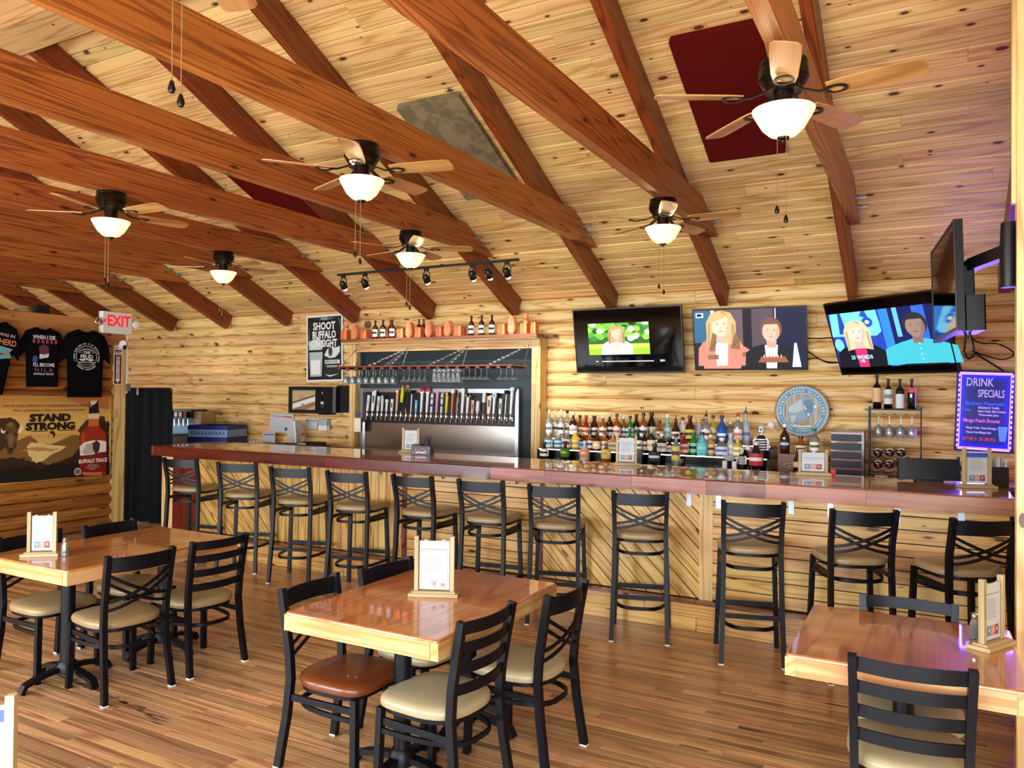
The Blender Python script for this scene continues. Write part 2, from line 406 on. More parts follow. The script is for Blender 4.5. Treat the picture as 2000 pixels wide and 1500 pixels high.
tr = structure('trim_1', MB().box(0, 2.36, -.09, .09, -.07, .07, ch=.006), W_TRIM, 'pale pine post at the end of the shirt wall', loc=(-9.24, 6.275, 0), rot=(0, -PI / 2, 0), smooth=0)
tr = structure('trim_2', MB().box(0, 7.25, -.09, .09, -.16, .16, ch=.006), wood('header_board', 'b88444', '93602a', '6a3c16', rough=.5, knots=.1, tone=.05, rings=4), 'wide brown header board along the top of the shirt wall', loc=(-9.25, YF, 2.49), rot=(0, 0, PI / 2), smooth=0)
# --- right partition, stub wall with pine casing
def gable(y0, y1, x0, x1, base=0):
    pts = [(y0, base), (y1, base), (y1, zceil(y1) - .0)]
    if y0 < YR < y1: pts.append((YR, ZR))
    pts.append((y0, zceil(y0)))
    return MB().prism(pts, x0, x1, 'YZ')
structure('wall_right', gable(4.35, YW + .1, .70, .82), W_LOG, 'pine wall at the right of the bar', smooth=0)
stub = structure('wall_stub', MB().box(.345, XR, 4.11, 4.35, 0, zceil(4.35) - .0), W_LOG, 'short pine wall beside the small table', smooth=0)
for n in range(0, 32): link('log', log_mesh(2.56, 'stub'), W_LOG, stub, (.435, 4.10, n * LH + .005))
structure('trim_3', MB().box(0, 4.6, -.05, .05, -.02, .02, ch=.004), W_TRIM, 'pale pine casing at the right edge', loc=(.376, 4.045, 0), rot=(0, -PI / 2, PI / 2), smooth=0)
structure('trim_4', MB().box(0, 2.1, -.014, .014, -.02, .02, ch=.003), W_TRIM, 'narrow pine stop bead on the casing', loc=(.322, 4.06, 2.62), rot=(0, -PI / 2, PI / 2), smooth=0)
# --- rest of the shell (behind and beside the camera)
M_SHELL = wood('shell_pine', 'd9b47c', 'b58a50', '8a5526', rough=.5, knots=.2, tone=.05)
structure('wall_far_left', gable(YF, YW + .1, XL - .1, XL), M_SHELL, 'end wall of the far room', smooth=0)
structure('wall_far_right', gable(YF, 4.2, XR, XR + .1), M_SHELL, 'end wall beside the camera', smooth=0)
mb = MB().box(XL, XR, YF - .12, YF, 0, .62).box(XL, XR, YF - .12, YF, 2.3, zceil(YF) + .02)
xs = [XL] + [v for w in WINDOWS_X for v in (w - 1.05, w + 1.05)] + [XR]
for a, b in zip(xs[::2], xs[1::2]): mb.box(a, b, YF - .12, YF, .6, 2.32)
structure('wall_front', mb, M_SHELL, 'window wall behind the camera', smooth=0)
for i, wx in enumerate(WINDOWS_X):
    mb = MB()
    for x in (-1.05, -.03, .99): mb.box(wx + x, wx + x + .06, YF - .09, YF - .03, .62, 2.3)
    mb.box(wx - 1.05, wx + 1.05, YF - .09, YF - .03, .62, .68).box(wx - 1.05, wx + 1.05, YF - .09, YF - .03, 2.24, 2.3)
    w = structure('window_%d' % (i + 1), mb, M_WHITE, 'white framed window in the front wall', smooth=0)
    for s in (-1, 1):
        part('pane', MB().box(wx + s * .51 - .48, wx + s * .51 + .48, YF - .065, YF - .06, .68, 2.24), M_GLASS, w, smooth=0)

# --- floor: oak strips; the 300 that show largest are parts, the rest one part
floor = structure('floor', MB().box(XL, XR, YF, YW + .1, -.12, -.022), mat('subfloor', '1c0f06', .9), 'worn oak strip floor in mixed brown tones', smooth=0)
FW = .057; cand = []
for r in range(int((YW - YF) / FW)):
    y = YF + (r + .5) * FW
    for x, L in runs(XR - XL, .35, 1.25, .05):
        X0 = XL + x; c = Vector((X0 + L / 2, y, 0)); d = (c - CAMP).dot(AX_F); a = 0
        if d > 1.0:
            px0, py0, _ = pix((X0, y, 0)); px1, py1, _ = pix((X0 + L, y, 0))
            if max(px0, px1) > 0 and min(px0, px1) < 2000 and min(py0, py1) < 1500 and y < 5.73:
                w = max(0, min(2000, max(px0, px1)) - max(0, min(px0, px1)))
                a = w * CAMF * CAMH * FW / d / d
                if py0 > 1500 and py1 > 1500: a = 0
        cand.append((a, X0, y, L))
cand.sort(reverse=True)
mbr = MB()
for i, (a, X0, y, L) in enumerate(cand):
    z = -.0006 * RND.random()
    if i < 300: link('plank', plank_mesh('floor_strip', L, FW, .02, .0012), W_FLOOR, floor, (X0, y, z), (PI, 0, 0))
    else:
        h = FW / 2 - .0008
        if y < 5.9 or X0 < -7.4: mbr.box(X0, X0 + L - .0015, y - h, y + h, -.021, z)
        else: mbr.box(X0, X0 + L - .0015, y - h, y + h, -.021, z)
o = part('plank_rows', mbr, W_FLOOR, floor, smooth=0); o['kind'] = 'stuff'

# splintered wear along one strip near the left table
a0, a1 = atZ(72, 1296, 0), atZ(330, 1412, 0); mb = MB()
for k in range(70):
    t = RND.random(); c = a0.lerp(a1, t); L = RND.uniform(.02, .11); w = RND.uniform(.0015, .006) * (1.3 - abs(t - .6)); y = c.y + RND.gauss(0, .014); x = c.x
    mb.add([(x - L, y, .0012), (x, y - w, .0012), (x + L * .8, y + w * .4, .0012), (x + L * .2, y + w, .0012)], [(0, 1, 2, 3)])
o = part('splinter_marks', mb, mat('splinter_dark', '24120a', .9), floor, smooth=None); o['kind'] = 'stuff'
# ================================================================ chairs and stools
def seat_outline(w, d, n=40):
    """rounded at the back (y=0), squarer at the front (y=d)"""
    pts = []
    for i in range(n):
        a = 2 * PI * i / n; c, s = math.cos(a), math.sin(a)
        e = .42 if s > 0 else .78
        pts.append((w / 2 * math.copysign(abs(c) ** (.5 if s > 0 else .72), c), d / 2 + d / 2 * math.copysign(abs(s) ** e, s)))
    return pts
def cushion(w, d, z, t):
    o = seat_outline(w, d); n = len(o); cy = d / 2; mb = MB(); rings = []
    for k, (sc, dz) in enumerate([(.93, 0), (.985, t * .12), (1.0, t * .38), (.99, t * .62), (.95, t * .82), (.86, t * .95), (.6, t * 1.04), (.25, t * 1.07)]):
        rings.append([(x * sc, cy + (y - cy) * sc, z + dz) for x, y in o])
    vs = [p for r in rings for p in r]; fs = []
    for k in range(len(rings) - 1):
        for i in range(n): fs.append((k * n + i, k * n + (i + 1) % n, (k + 1) * n + (i + 1) % n, (k + 1) * n + i))
    fs.append(tuple(range(n - 1, -1, -1))); fs.append(tuple((len(rings) - 1) * n + i for i in range(n)))
    return mb.add(vs, fs)
def lerp(a, b, t): return a + (b - a) * t
PW_ = .185                                             # half distance between the back posts
def post_path(side, zs, ztop):
    return [(side * (PW_ + .012), -.045, 0), (side * PW_, -.005, zs * .55), (side * (PW_ - .004), .012, zs * .95), (side * (PW_ - .002), .004, zs + .1), (side * PW_, -.018, lerp(zs, ztop, .6)), (side * (PW_ + .004), -.045, ztop)]
def post_y(z, zs, ztop):
    t = (z - zs - .1) / (ztop - zs - .1); return lerp(.004, -.045, max(0, t))
def curved(z0, z1, y0, bow, n=10, half=PW_, p=1.0):
    pts = []
    for i in range(n + 1):
        t = i / n * 2 - 1
        pts.append((t * half, y0 - bow * (1 - t * t), lerp(z0, z1, (t + 1) / 2)))
    return pts
def slat(z, h, zs, ztop, bow=.038, th=.008):
    mb = MB(); pts = curved(z, z, post_y(z, zs, ztop), bow, 12)
    return mb.sweep(pts, [(-th / 2, -h / 2), (th / 2, -h / 2), (th / 2, h / 2), (-th / 2, h / 2)])
def cross_rod(zl, zr, side, zs, ztop):
    pts = []
    for i in range(11):
        t = i / 10; s = (t * 2 - 1) * side
        z = zl + (zr - zl) * (1 - (1 - t) ** 1.55)
        pts.append((s * PW_, post_y(z, zs, ztop) - .036 * (1 - s * s) + (.004 if side > 0 else -.004), z))
    return MB().sweep(pts, [(-.003, -.009), (.003, -.009), (.003, .009), (-.003, .009)])
def hoop(z, d, w=PW_ + .004, h=.022, y0=-.012):
    """bent flat bar: from one front leg round the back to the other"""
    pts = []
    for i in range(25):
        a = PI * i / 24; c, s = math.cos(a), math.sin(a)
        pts.append((w * math.copysign(abs(c) ** .62, c), lerp(d - .02, y0, abs(s) ** .75), z))
    return MB().sweep(pts, [(-.006, -h / 2), (.006, -h / 2), (.006, h / 2), (-.006, h / 2)])
MESHC = {}
def cm(key, fn, smooth=40):
    if key not in MESHC: MESHC[key] = fn().mesh(key, smooth)
    return MESHC[key]
def make_seat_unit(root, zs, ztop, style, seat_m):
    tall = zs > .6; D = .385 if tall else .41; T = 'stool' if tall else 'chair'; q = T + '_'
    link('seat', cm(q + 'seat' + seat_m.name, lambda: cushion(.42, D + .02, zs - .045, .055)), seat_m, root)
    link('seat_pan', cm(q + 'pan', lambda: MB().prism([(x * .95, .01 + y * .97) for x, y in seat_outline(.41, D)], zs - .062, zs - .040)), M_BLACK, root)
    for s in (-1, 1):
        link('leg', cm(q + 'post%d' % s, lambda: MB().bar(post_path(s, zs, ztop), .030, .036, up=(0, 1, 0))), M_BLACK, root)
        link('leg', cm(q + 'front%d' % s, lambda: MB().bar([(s * (PW_ + (.02 if tall else .006)), D - .01 + (.01 if tall else 0), 0), (s * (PW_ - .004), D - .02, zs - .05)], .031, .031, up=(0, 1, 0))), M_BLACK, root)
        link('foot_cap', cm(q + 'cap%d' % s, lambda: MB().box(s * (PW_ + .012) - .0165, s * (PW_ + .012) + .0165, -.063, -.027, .0005, .008)), M_WHITE, root)
        link('side_rail', cm(q + 'side%d' % s, lambda: MB().bar([(s * PW_, .0, zs - .105), (s * (PW_ - .002), D - .02, zs - .105)], .012, .03)), M_BLACK, root)
    link('hoop', cm(q + 'hoop', lambda: hoop(zs - .145 if not tall else zs - .135, D)), M_BLACK, root)
    if tall:
        link('foot_rest', cm(q + 'rest', lambda: MB().bar([(-PW_ - .006, D - .005, .30), (PW_ + .006, D - .005, .30)], .02, .034)), M_BLACK, root)
        link('foot_ring', cm(q + 'ring', lambda: hoop(.235, D + .01, PW_ + .010, .024, -.02)), M_BLACK, root)
        link('stretcher', cm(q + 'str', lambda: MB().bar([(-PW_, -.008, .31), (PW_, -.008, .31)], .012, .03)), M_BLACK, root)
    if style == 'ladder':
        for i, f in enumerate((.955, .74, .51, .28)):
            z = lerp(zs, ztop, f) - .012
            link('slat', cm('%sslat%d' % (q, i), lambda: slat(z, .052 if i == 0 else .044, zs, ztop)), M_BLACK, root)
    else:
        z = ztop - .056
        link('top_rail', cm(q + 'rail', lambda: slat(z, .084, zs, ztop)), M_BLACK, root)
        a = ztop - .105; H = ztop - zs
        for s in (-1, 1):
            link('cross_bar', cm('%sx1%d' % (q, s), lambda: cross_rod(a, a - H * .42, s, zs, ztop)), M_BLACK, root)
            link('cross_bar', cm('%sx2%d' % (q, s), lambda: cross_rod(a - H * .12, a - H * .54, s, zs, ztop)), M_BLACK, root)
def f_scale(p, za, zb):                                # post tops were measured at za; move along the rays to zb
    k = (CAMH - zb) / (CAMH - za); return (p[0] * k, p[1] * k)
stools = [((-6.662, 5.269), 15), ((-5.84, 5.25), 24), ((-5.096, 5.192), 18), ((-4.424, 5.183), 11), ((-3.759, 5.23), 3), ((-3.117, 5.247), 8), ((-2.499, 5.27), 17),
          ((-1.806, 5.22), 17), ((-1.019, 5.14), 17), ((-.373, 5.138), 24), ((.245, 5.145), 31)]
sl = ['leftmost of the row, nearest the black curtain', 'second from the curtain end of the bar', 'third from the curtain end of the bar', 'fourth from the curtain end of the bar', 'fifth from the curtain end of the bar',
      'in front of the pine boards under the straw caddy', 'behind the far side of the middle table', 'standing before the diagonal boards, facing straight in', 'third from the right wall, beside the wide pine stile', 'second from the right wall, seat turned to the left', 'rightmost of the row, against the right wall']
for i, (p, a) in enumerate(stools):
    x, y = f_scale(p, 1.08, 1.07)
    root = thing('bar_stool', 'black bar stool, tan seat, ' + sl[i], 'stool', (x, y, 0), rad(a), 'bar stools along the counter')
    make_seat_unit(root, .76, 1.07, 'cross', M_TAN)
chairs = [('dining_chair', (-3.909, 2.803), 82, 'cross', M_TAN, 'black cross-back chair with tan seat at the near right of the left table'),
          ('dining_chair', (-3.864, 3.303), 84, 'ladder', M_TAN, 'black ladder-back chair with worn tan seat at the far right of the left table'),
          ('dining_chair', (-4.912, 2.80), -90, 'cross', M_TAN, 'black chair with tan seat at the near left of the left table'),
          ('dining_chair', (-4.882, 3.317), -88, 'cross', M_TAN, 'black chair at the far left of the left table, only its top rail showing'),
          ('dining_chair', (-1.645, 2.754), 86, 'ladder', M_CREAM, 'black ladder-back chair with cream seat in front of the middle table'),
          ('dining_chair', (-1.53, 3.287), 87, 'cross', M_CREAM, 'black cross-back chair with cream seat at the right of the middle table'),
          ('dining_chair', (-2.556, 2.774), -89, 'cross', M_BROWN, 'black chair with brown vinyl seat at the left of the middle table'),
          ('dining_chair', (-2.491, 3.27), -95, 'cross', M_CREAM, 'black chair at the far left of the middle table, mostly hidden'),
          ('dining_chair', (-.063, 2.991), 3.9, 'ladder', M_CREAM, 'black ladder-back chair with pale seat in the right foreground'),
          ('dining_chair', (-.091, 3.828), 181.9, 'ladder', M_CREAM, 'black ladder-back chair on the far side of the small table')]
for nm, p, a, st, sm, lab in chairs:
    x, y = f_scale(p, .86, .83)
    root = thing(nm, lab, 'chair', (x, y, 0), rad(a), 'dining chairs')
    make_seat_unit(root, .44, .83, st, sm)

# ================================================================ dining tables
def slab_top(w, d, z, t, r=.02):
    mb = MB(); n = 4
    def outline(i):
        pts = []
        rr = max(.004, r - i)
        for cx, cy, a0 in ((w / 2 - r, d / 2 - r, 0), (-w / 2 + r, d / 2 - r, PI / 2), (-w / 2 + r, -d / 2 + r, PI), (w / 2 - r, -d / 2 + r, 1.5 * PI)):
            for k in range(n + 1): pts.append((cx + rr * math.cos(a0 + PI / 2 * k / n), cy + rr * math.sin(a0 + PI / 2 * k / n)))
        return pts
    lev = [(0, z - t), (0, z - .009), (.003, z - .003), (.008, z)]
    rings = [[(x, y, zz) for x, y in outline(i)] for i, zz in lev]; m = len(rings[0])
    vs = [p for rg in rings for p in rg]; fs = []
    for k in range(len(lev) - 1):
        for i in range(m): fs.append((k * m + i, k * m + (i + 1) % m, (k + 1) * m + (i + 1) % m, (k + 1) * m + i))
    fs.append(tuple(range(m - 1, -1, -1))); fs.append(tuple((len(lev) - 1) * m + i for i in range(m)))
    return mb.add(vs, fs)
def pedestal(parent, x, y, span=.27):
    part('column', MB().lathe([(.045, .09), (.04, .12), (.04, .66), (.06, .675)], 20, (x, y, 0)), M_BLACK, parent)
    part('top_plate', MB().box(x - .19, x + .19, y - .17, y + .17, .672, .683), M_BLACK, parent)
    part('hub', MB().lathe([(.062, .055), (.062, .10), (.045, .125)], 16, (x, y, 0)), M_BLACK, parent)
    for k in range(4):
        a = PI / 2 * k + PI / 4 * 0
        c, s = math.cos(a), math.sin(a)
        part('base_leg', MB().bar([(x + c * q, y + s * q, z) for q, z in ((.04, .085), (.12, .078), (span - .07, .062), (span - .02, .045), (span, .004))], .045, .026), M_BLACK, parent)
def table(label, x0, x1, y0, y1, peds, z=.76):
    w, d = x1 - x0, y1 - y0; cx, cy = (x0 + x1) / 2, (y0 + y1) / 2
    root = thing('dining_table', label, 'table', (cx, cy, 0), 0, 'epoxy-coated pine tables')
    part('table_top', slab_top(d, w, z, .012, .022), W_TABLE, root, rot=(0, 0, PI / 2), smooth=30)
    t = .085; b = .04
    for s in (-1, 1):
        part('apron', MB().box(-d / 2 + .003, d / 2 - .003, -b / 2, b / 2, z - t, z - .0125), W_TEDGE, root, (s * (w / 2 - b / 2), 0, 0), (0, 0, PI / 2), smooth=0)
        part('apron', MB().box(-w / 2 + b + .001, w / 2 - b - .001, -b / 2, b / 2, z - t, z - .0125), W_TEDGE, root, (0, s * (d / 2 - b / 2), 0), smooth=0)
    part('under_panel', MB().box(-w / 2 + b, w / 2 - b, -d / 2 + b, d / 2 - b, z - .07, z - .0125), W_TEDGE, root, smooth=0)
    for px, py in peds: pedestal(root, px, py)
    return root
table('long pine table with glossy amber top at the left, tan chairs around it', -4.99, -4.17, 2.56, 3.75, [(0, -.33), (0, .33)])
table('glossy amber pine table in the middle with a menu stand in its centre', -2.58, -1.74, 2.59, 3.71, [(.02, -.25), (.02, .33)])
table('small square glossy pine table at the right with blue reflections', -.50, .30, 3.15, 3.96, [(0, 0)])
table('pine table in the near left corner, below the frame', -2.55, -1.78, .02, 1.10, [(0, 0)])
# ================================================================ the bar
ORD = ['first', 'second', 'third', 'fourth', 'fifth', 'sixth', 'seventh', 'eighth', 'ninth', 'tenth', 'eleventh', 'twelfth', 'thirteenth', 'fourteenth', 'fifteenth', 'sixteenth', 'seventeenth', 'eighteenth',
       'nineteenth', 'twentieth', 'twenty-first', 'twenty-second', 'twenty-third', 'twenty-fourth', 'twenty-fifth', 'twenty-sixth', 'twenty-seventh', 'twenty-eighth', 'twenty-ninth', 'thirtieth']
BX0, BX1, BY0, BY1, BZ = -7.48, .44, 5.50, 6.45, 1.156
W_EDGE2 = wood('bar_edge_light_glare', '9a5c3e', '7c402a', '4a2010', rough=.28, coat=.35, rings=5, knots=0, tone=.2, across=6, along=.4, coat_rough=.1)  # lighter wood, with some glare of the right end mixed into its colour
W_EDGE3 = wood('bar_edge_mid', '7e3420', '5c2012', '32100a', rough=.28, coat=.35, rings=5, knots=0, tone=.25, across=6, along=.4, coat_rough=.1)
top = thing('bar_worktop', 'long glossy wooden bar top with thick mahogany front edge', 'counter', ((BX0 + BX1) / 2, (BY0 + BY1) / 2, 0))
cx, cy = (BX0 + BX1) / 2, (BY0 + BY1) / 2
rows = [(BY0 + .045, .30), (BY0 + .345, .30), (BY0 + .645, .305)]
cuts = [[-4.9, -2.05], [-6.0, -3.25, -.6], [-5.2, -1.5]]
for (y0, w), cs in zip(rows, cuts):
    xs = [BX0 + .04] + cs + [BX1]
    for a, b in zip(xs, xs[1:]):
        sk = .10
        mb = MB().prism([(0, -w / 2 + .0006), (b - a - .001, -w / 2 + .0006), (b - a - .001 , w / 2 - .0006), (0, w / 2 - .0006)], -.04, 0)
        part('plank', mb, W_BARTOP, top, (a - cx, y0 + w / 2 - cy, BZ), smooth=0)
part('end_edge', MB().box(0, BY1 - BY0, -.02, .02, -.1, .002, ch=.004), W_MAHO, top, (BX0 + .02 - cx, BY0 - cy, BZ), (0, 0, PI / 2), smooth=0)
x = BX0 + .041; i = 0
edge = [1.1, .75, .85, .6, .5, .9, .55, .8, .62, .45, .7, .9]
tot = sum(edge); sc_ = (BX1 - x) / tot
for i, L in enumerate(edge):
    L *= sc_
    part('edge_board', MB().prism([(-.022, -.105), (.022, -.105), (.022, .002), (-.014, .002), (-.022, -.006)], 0, L - .0015, 'YZ'), W_MAHO if i < 6 else (W_EDGE3 if i in (6, 7, 9) else W_EDGE2), top, (x - cx, BY0 + .022 - cy, BZ), smooth=0)
    x += L
part('under_board', MB().box(BX0 + .05 - cx, BX1 - cx, BY0 + .05 - cy, BY1 - cy, BZ - .075, BZ - .042), W_PANEL, top, smooth=0)

base = thing('bar_counter', 'knotty pine bar front with diagonal, upright and level board panels', 'counter', (cx, 5.9, 0))
YP = 5.83
def bxp(px, py=1005): return atY(px, py, YP).x
GAPM = mat('panel_gap', '2c180a', .9)
part('frame', MB().box(bxp(318) - cx, BX1 - cx, YP + .014 - 5.9, YP + .12 - 5.9, .02, BZ - .08), GAPM, base, smooth=0)
part('back_panel', MB().box(bxp(318) - cx, BX1 - cx, YP + .12 - 5.9, YP + .14 - 5.9, .02, BZ - .08), W_PANEL, base, smooth=0)
def clip(poly, a, b, c):
    out = []
    for i in range(len(poly)):
        p, q = poly[i], poly[(i + 1) % len(poly)]; dp, dq = a * p[0] + b * p[1] - c, a * q[0] + b * q[1] - c
        if dp <= 0: out.append(p)
        if (dp < 0 < dq) or (dq < 0 < dp):
            t = dp / (dp - dq); out.append((p[0] + (q[0] - p[0]) * t, p[1] + (q[1] - p[1]) * t))
    return out
def board_panel(x0, x1, z0, z1, ang, w=.092, gap=.008):
    """separate boards at an angle, clipped to the panel"""
    a = rad(ang); u = (math.cos(a), math.sin(a)); v = (-math.sin(a), math.cos(a))
    corners = [(x0, z0), (x1, z0), (x1, z1), (x0, z1)]
    rc = [(p[0] * u[0] + p[1] * u[1], p[0] * v[0] + p[1] * v[1]) for p in corners]
    lo = min(p[1] for p in rc); hi = max(p[1] for p in rc); k = lo
    while k < hi - .004:
        pg = clip(clip(rc, 0, 1, k + w - gap / 2), 0, -1, -(k + gap / 2)); k += w
        if len(pg) < 3: continue
        mu = sum(p[0] for p in pg) / len(pg); mv = sum(p[1] for p in pg) / len(pg)
        X = mu * u[0] + mv * v[0]; Z = mu * u[1] + mv * v[1]
        mb = MB().prism([(p[0] - mu, p[1] - mv) for p in pg], -.008, .014, 'XZ')
        part('plank', mb, W_PANEL, base, (X - cx, YP - 5.9, Z), (0, -a, 0), smooth=0)
PZ0, PZ1 = .225, BZ - .085
board_panel(bxp(388), bxp(528), PZ0, PZ1, -45)
board_panel(bxp(528), bxp(786), PZ0, PZ1, 90)
board_panel(bxp(796), bxp(1057), PZ0, PZ1, 0)
board_panel(bxp(1062), bxp(1367), PZ0, PZ1, -45)
board_panel(bxp(1393), BX1 - .005, PZ0, PZ1, 0)
def stile(pa, pb, m, name='stile', d=.03):
    xa, xb = bxp(pa), bxp(pb); w = abs(xb - xa)
    part(name, MB().box(0, PZ1 - .02, -w / 2, w / 2, -d, .012, ch=.003), m, base, ((xa + xb) / 2 - cx, YP - 5.9, .02), (0, -PI / 2, PI / 2), smooth=0)
stile(317, 338, W_TRIM); stile(338, 388, W_MAHO); stile(786, 796, W_MAHO, d=.012); stile(1367, 1393, W_TRIM); stile(1056, 1062, W_MAHO, d=.006)
# plinth: two courses of boards under a brown ledge
PX0 = bxp(420)
for z0, z1, L0 in ((.0, .098, 1.9), (.101, .195, 1.5)):
    x = PX0
    for L in [L0, 1.3, 2.1, 1.2, 1.6, 1.4, 2.0, 1.9]:
        L = min(L, BX1 - x)
        if L <= .05: break
        part('plinth_board', MB().box(0, L - .003, -.012, .012, 0, z1 - z0, ch=.002), W_PANEL, base, (x - cx, 5.74 - 5.9, z0 + .001), smooth=0); x += L
x = PX0
for L in (2.2, 2.25, 2.3, 2.2):
    L = min(L, BX1 - x)
    part('ledge_board', MB().box(0, L - .003, -.055, .055, 0, .02, ch=.002), W_DARK if 0 else wood('ledge', '8a5228', '68381a', '3c1c0a', rough=.35, coat=.4, knots=0, tone=.15), base, (x - cx, 5.775 - 5.9, .198), smooth=0); x += L
part('plinth_core', MB().box(PX0 - cx, BX1 - cx, 5.753 - 5.9, YP + .01 - 5.9, .0, .197), GAPM, base, smooth=0)
for px in (1345, 1403, 1545, 1622, 1752, 1878):
    bx = atY(px, 990, YP - .02).x
    part('bracket', MB().box(bx - .019 - cx, bx + .019 - cx, YP - .014 - 5.9, YP - .009 - 5.9, BZ - .24, BZ - .1).box(bx - .019 - cx, bx + .019 - cx, YP - .2 - 5.9, YP - .009 - 5.9, BZ - .104, BZ - .1), M_GALV, base, smooth=0)
for px in (866, 1010):
    bx = atY(px, 940, YP - .02).x
    part('bag_hook', MB().tube([(bx - cx, YP - .005 - 5.9, BZ - .12), (bx - cx, YP - .03 - 5.9, BZ - .13), (bx - cx, YP - .04 - 5.9, BZ - .15), (bx - cx, YP - .03 - 5.9, BZ - .165), (bx - cx, YP - .02 - 5.9, BZ - .155)], .005, 6), M_BLACK, base)

# ================================================================ things that stand about: menu stands, shakers
def menu_stand(label, x, y, z, rz, h=.24, w=.15, pic='photo', style=0):
    root = thing('menu_stand', label, 'menu stand', (x, y, z), rz, 'wooden menu stands')
    part('base', MB().prism([(-w / 2 - .03, -.045), (w / 2 + .03, -.045), (w / 2 + .03, .045), (-w / 2 - .03, .045)], 0.0005, .016).prism([(-w / 2 - .015, -.028), (w / 2 + .015, -.028), (w / 2 + .015, .028), (-w / 2 - .015, .028)], .016, .024), W_HOLD, root, smooth=0)
    for s in (-1, 1): part('upright', MB().box(0, h, -.011, .011, -.010, .010, ch=.002), W_HOLD, root, (s * (w / 2 - .004), .0, .022), (0, -PI / 2, 0), smooth=0)
    hw = w / 2 - .018
    sheet = part('menu_sheet', MB().box(-hw, hw, -.003, .003, .03, h - .002), M_PAPER, root, smooth=0)
    for s in (-1, 1): part('ring', MB().tube([(s * hw * .6 + .006 * math.cos(a), -.001, h - .004 + .008 * math.sin(a)) for a in [2 * PI * k / 8 for k in range(8)]], .0012, 5, closed=True, up=(0, 1, 0)), M_STEEL, root)
    g = [('4a6a90', rect(-hw * .85, h - .045, hw * .85, h - .042)), ('7a8a94', [rect(-hw * .7, zz, hw * (.3 + .4 * RND.random()), zz + .0022) for zz in [.115 + k * .009 for k in range(9) if .115 + k * .009 < h - .055]])]
    if style == 1: g = [('3b4fc8', rect(-hw, h - .04, hw, h - .012))] + g
    if pic == 'photo': g += [('6a86a0', rect(-hw * .75, .045, -hw * .25, .085)), ('b98a8a', rect(-hw * .22, .045, hw * .25, .085)), ('8a4a4a', rect(hw * .28, .045, hw * .75, .085)), ('d8b090', [ell(-hw * .5, .068, .006, .008, 8), ell(0, .068, .006, .008, 8), ell(hw * .5, .068, .006, .008, 8)])]
    else: g += [('6a6a72', ring(0, .062, .010, .013, 14)), ('6a6a72', ell(0, .06, .005, .006, 8)), ('c87a72', rect(hw * .45, .045, hw * .7, .062)), ('c08a90', [rect(-hw * .9, .036, -hw * .87, h - .05), rect(hw * .87, .036, hw * .9, h - .05), rect(-hw * .9, h - .053, hw * .9, h - .05)])]
    for yy, rr in ((-.0032, 0), ):
        art('print', sheet, g, y=yy)
    return root
p = atZ(82, 1085, .76); menu_stand('wooden menu stand on the left table beside a shaker', p.x, p.y, .7605, rad(38))
p = atZ(848, 1163, .76); menu_stand('wooden menu stand with a printed sheet on the middle table', p.x, p.y, .7605, rad(24), h=.27, w=.185, pic='logo')
p = atZ(1937, 1262, .76); menu_stand('wooden menu stand seen edge-on on the small right table', p.x, p.y, .7605, rad(62), h=.255, w=.16)
menu_stand('wooden menu stand in the bottom left corner, cut by the frame', -1.945, .985, .7605, rad(38), h=.26, w=.16, style=1)
menu_stand('wooden menu stand on the bar before the steel tap splash', -4.62, 6.35, BZ + .001, rad(20), h=.225, w=.165)
menu_stand('dark-edged menu stand on the bar before the liquor bottles', -2.30, 6.28, BZ + .001, rad(18), h=.235, w=.165)
menu_stand('short pale menu stand on the bar below the barrel head', -.80, 6.30, BZ + .001, rad(12), h=.175, w=.20)
menu_stand('menu stand with a blue header on the bar by the straws', .265, 6.05, BZ + .001, rad(24), h=.245, w=.17, style=1)
def shaker(label, x, y, fill, h=.095):
    root = thing('shaker', label, 'shaker', (x, y, .7605), .4, 'glass shakers')
    prof = [(.019, 0), (.021, .004), (.021, h * .55), (.013, h * .74), (.012, h * .8)]
    part('glass', MB().lathe(prof, 8), mat('shaker_glass', 'e8eef0', .05, trans=.85), root, smooth=20)
    part('contents', MB().lathe([(.017, .004), (.018, .008), (.018, h * .5)], 8), fill, root)
    part('cap', MB().lathe([(.0145, h * .76), (.016, h * .8), (.015, h * .94), (.007, h)], 12), M_CHROME, root)
SALT = mat('salt', 'f4f4f4', .8); PEPPER = mat('pepper', '3a3430', .9)
p = atZ(127, 1086, .76); shaker('glass salt shaker beside the menu stand on the left table', p.x, p.y, SALT, .11)
p = atZ(1904, 1246, .76); shaker('glass salt shaker in front on the small right table', p.x, p.y, SALT, .105)
p = atZ(1919, 1231, .76); shaker('glass pepper shaker behind the salt on the small right table', p.x, p.y, PEPPER, .105)
# bar caddy, straw box, payment monitor
c = thing('napkin_caddy', 'black leaf-patterned napkin and straw caddy on the bar', 'caddy', (-4.38, 6.22, BZ + .001), rad(14))
part('body', MB().box(-.1, .1, -.055, .055, 0, .085, ch=.004), M_BLACKP, c, smooth=0)
art('print', c, [('d8d8d4', [ell(-.08 + .023 * k + .004 * (k % 3), .02 + .05 * ((k * 37) % 10) / 10, .008, .003, 6) for k in range(8)]), ('b02a50', ell(0, .052, .014, .012, 12))], y=-.0555)
text(c, 'BACARDI', .026, flat('f0f0f0'), 0, .022, -.0562, .0006)
part('napkins', MB().box(-.095, -.01, -.045, .045, .085, .098), flat('2a2a2e'), c, smooth=0)
for k in range(7): part('straw', MB().tube([(.03 + .008 * k, -.03 + .018 * (k % 3), .03), (.032 + .0095 * k - .004 * (k % 2), -.03 + .02 * (k % 3), .15 + .012 * ((k * 5) % 4))], .0045, 6), M_BLACKP, c)
c = thing('straw_box', 'black box holding white paper-wrapped straws at the bar end', 'straw holder', (.385, 6.16, BZ + .001), rad(20))
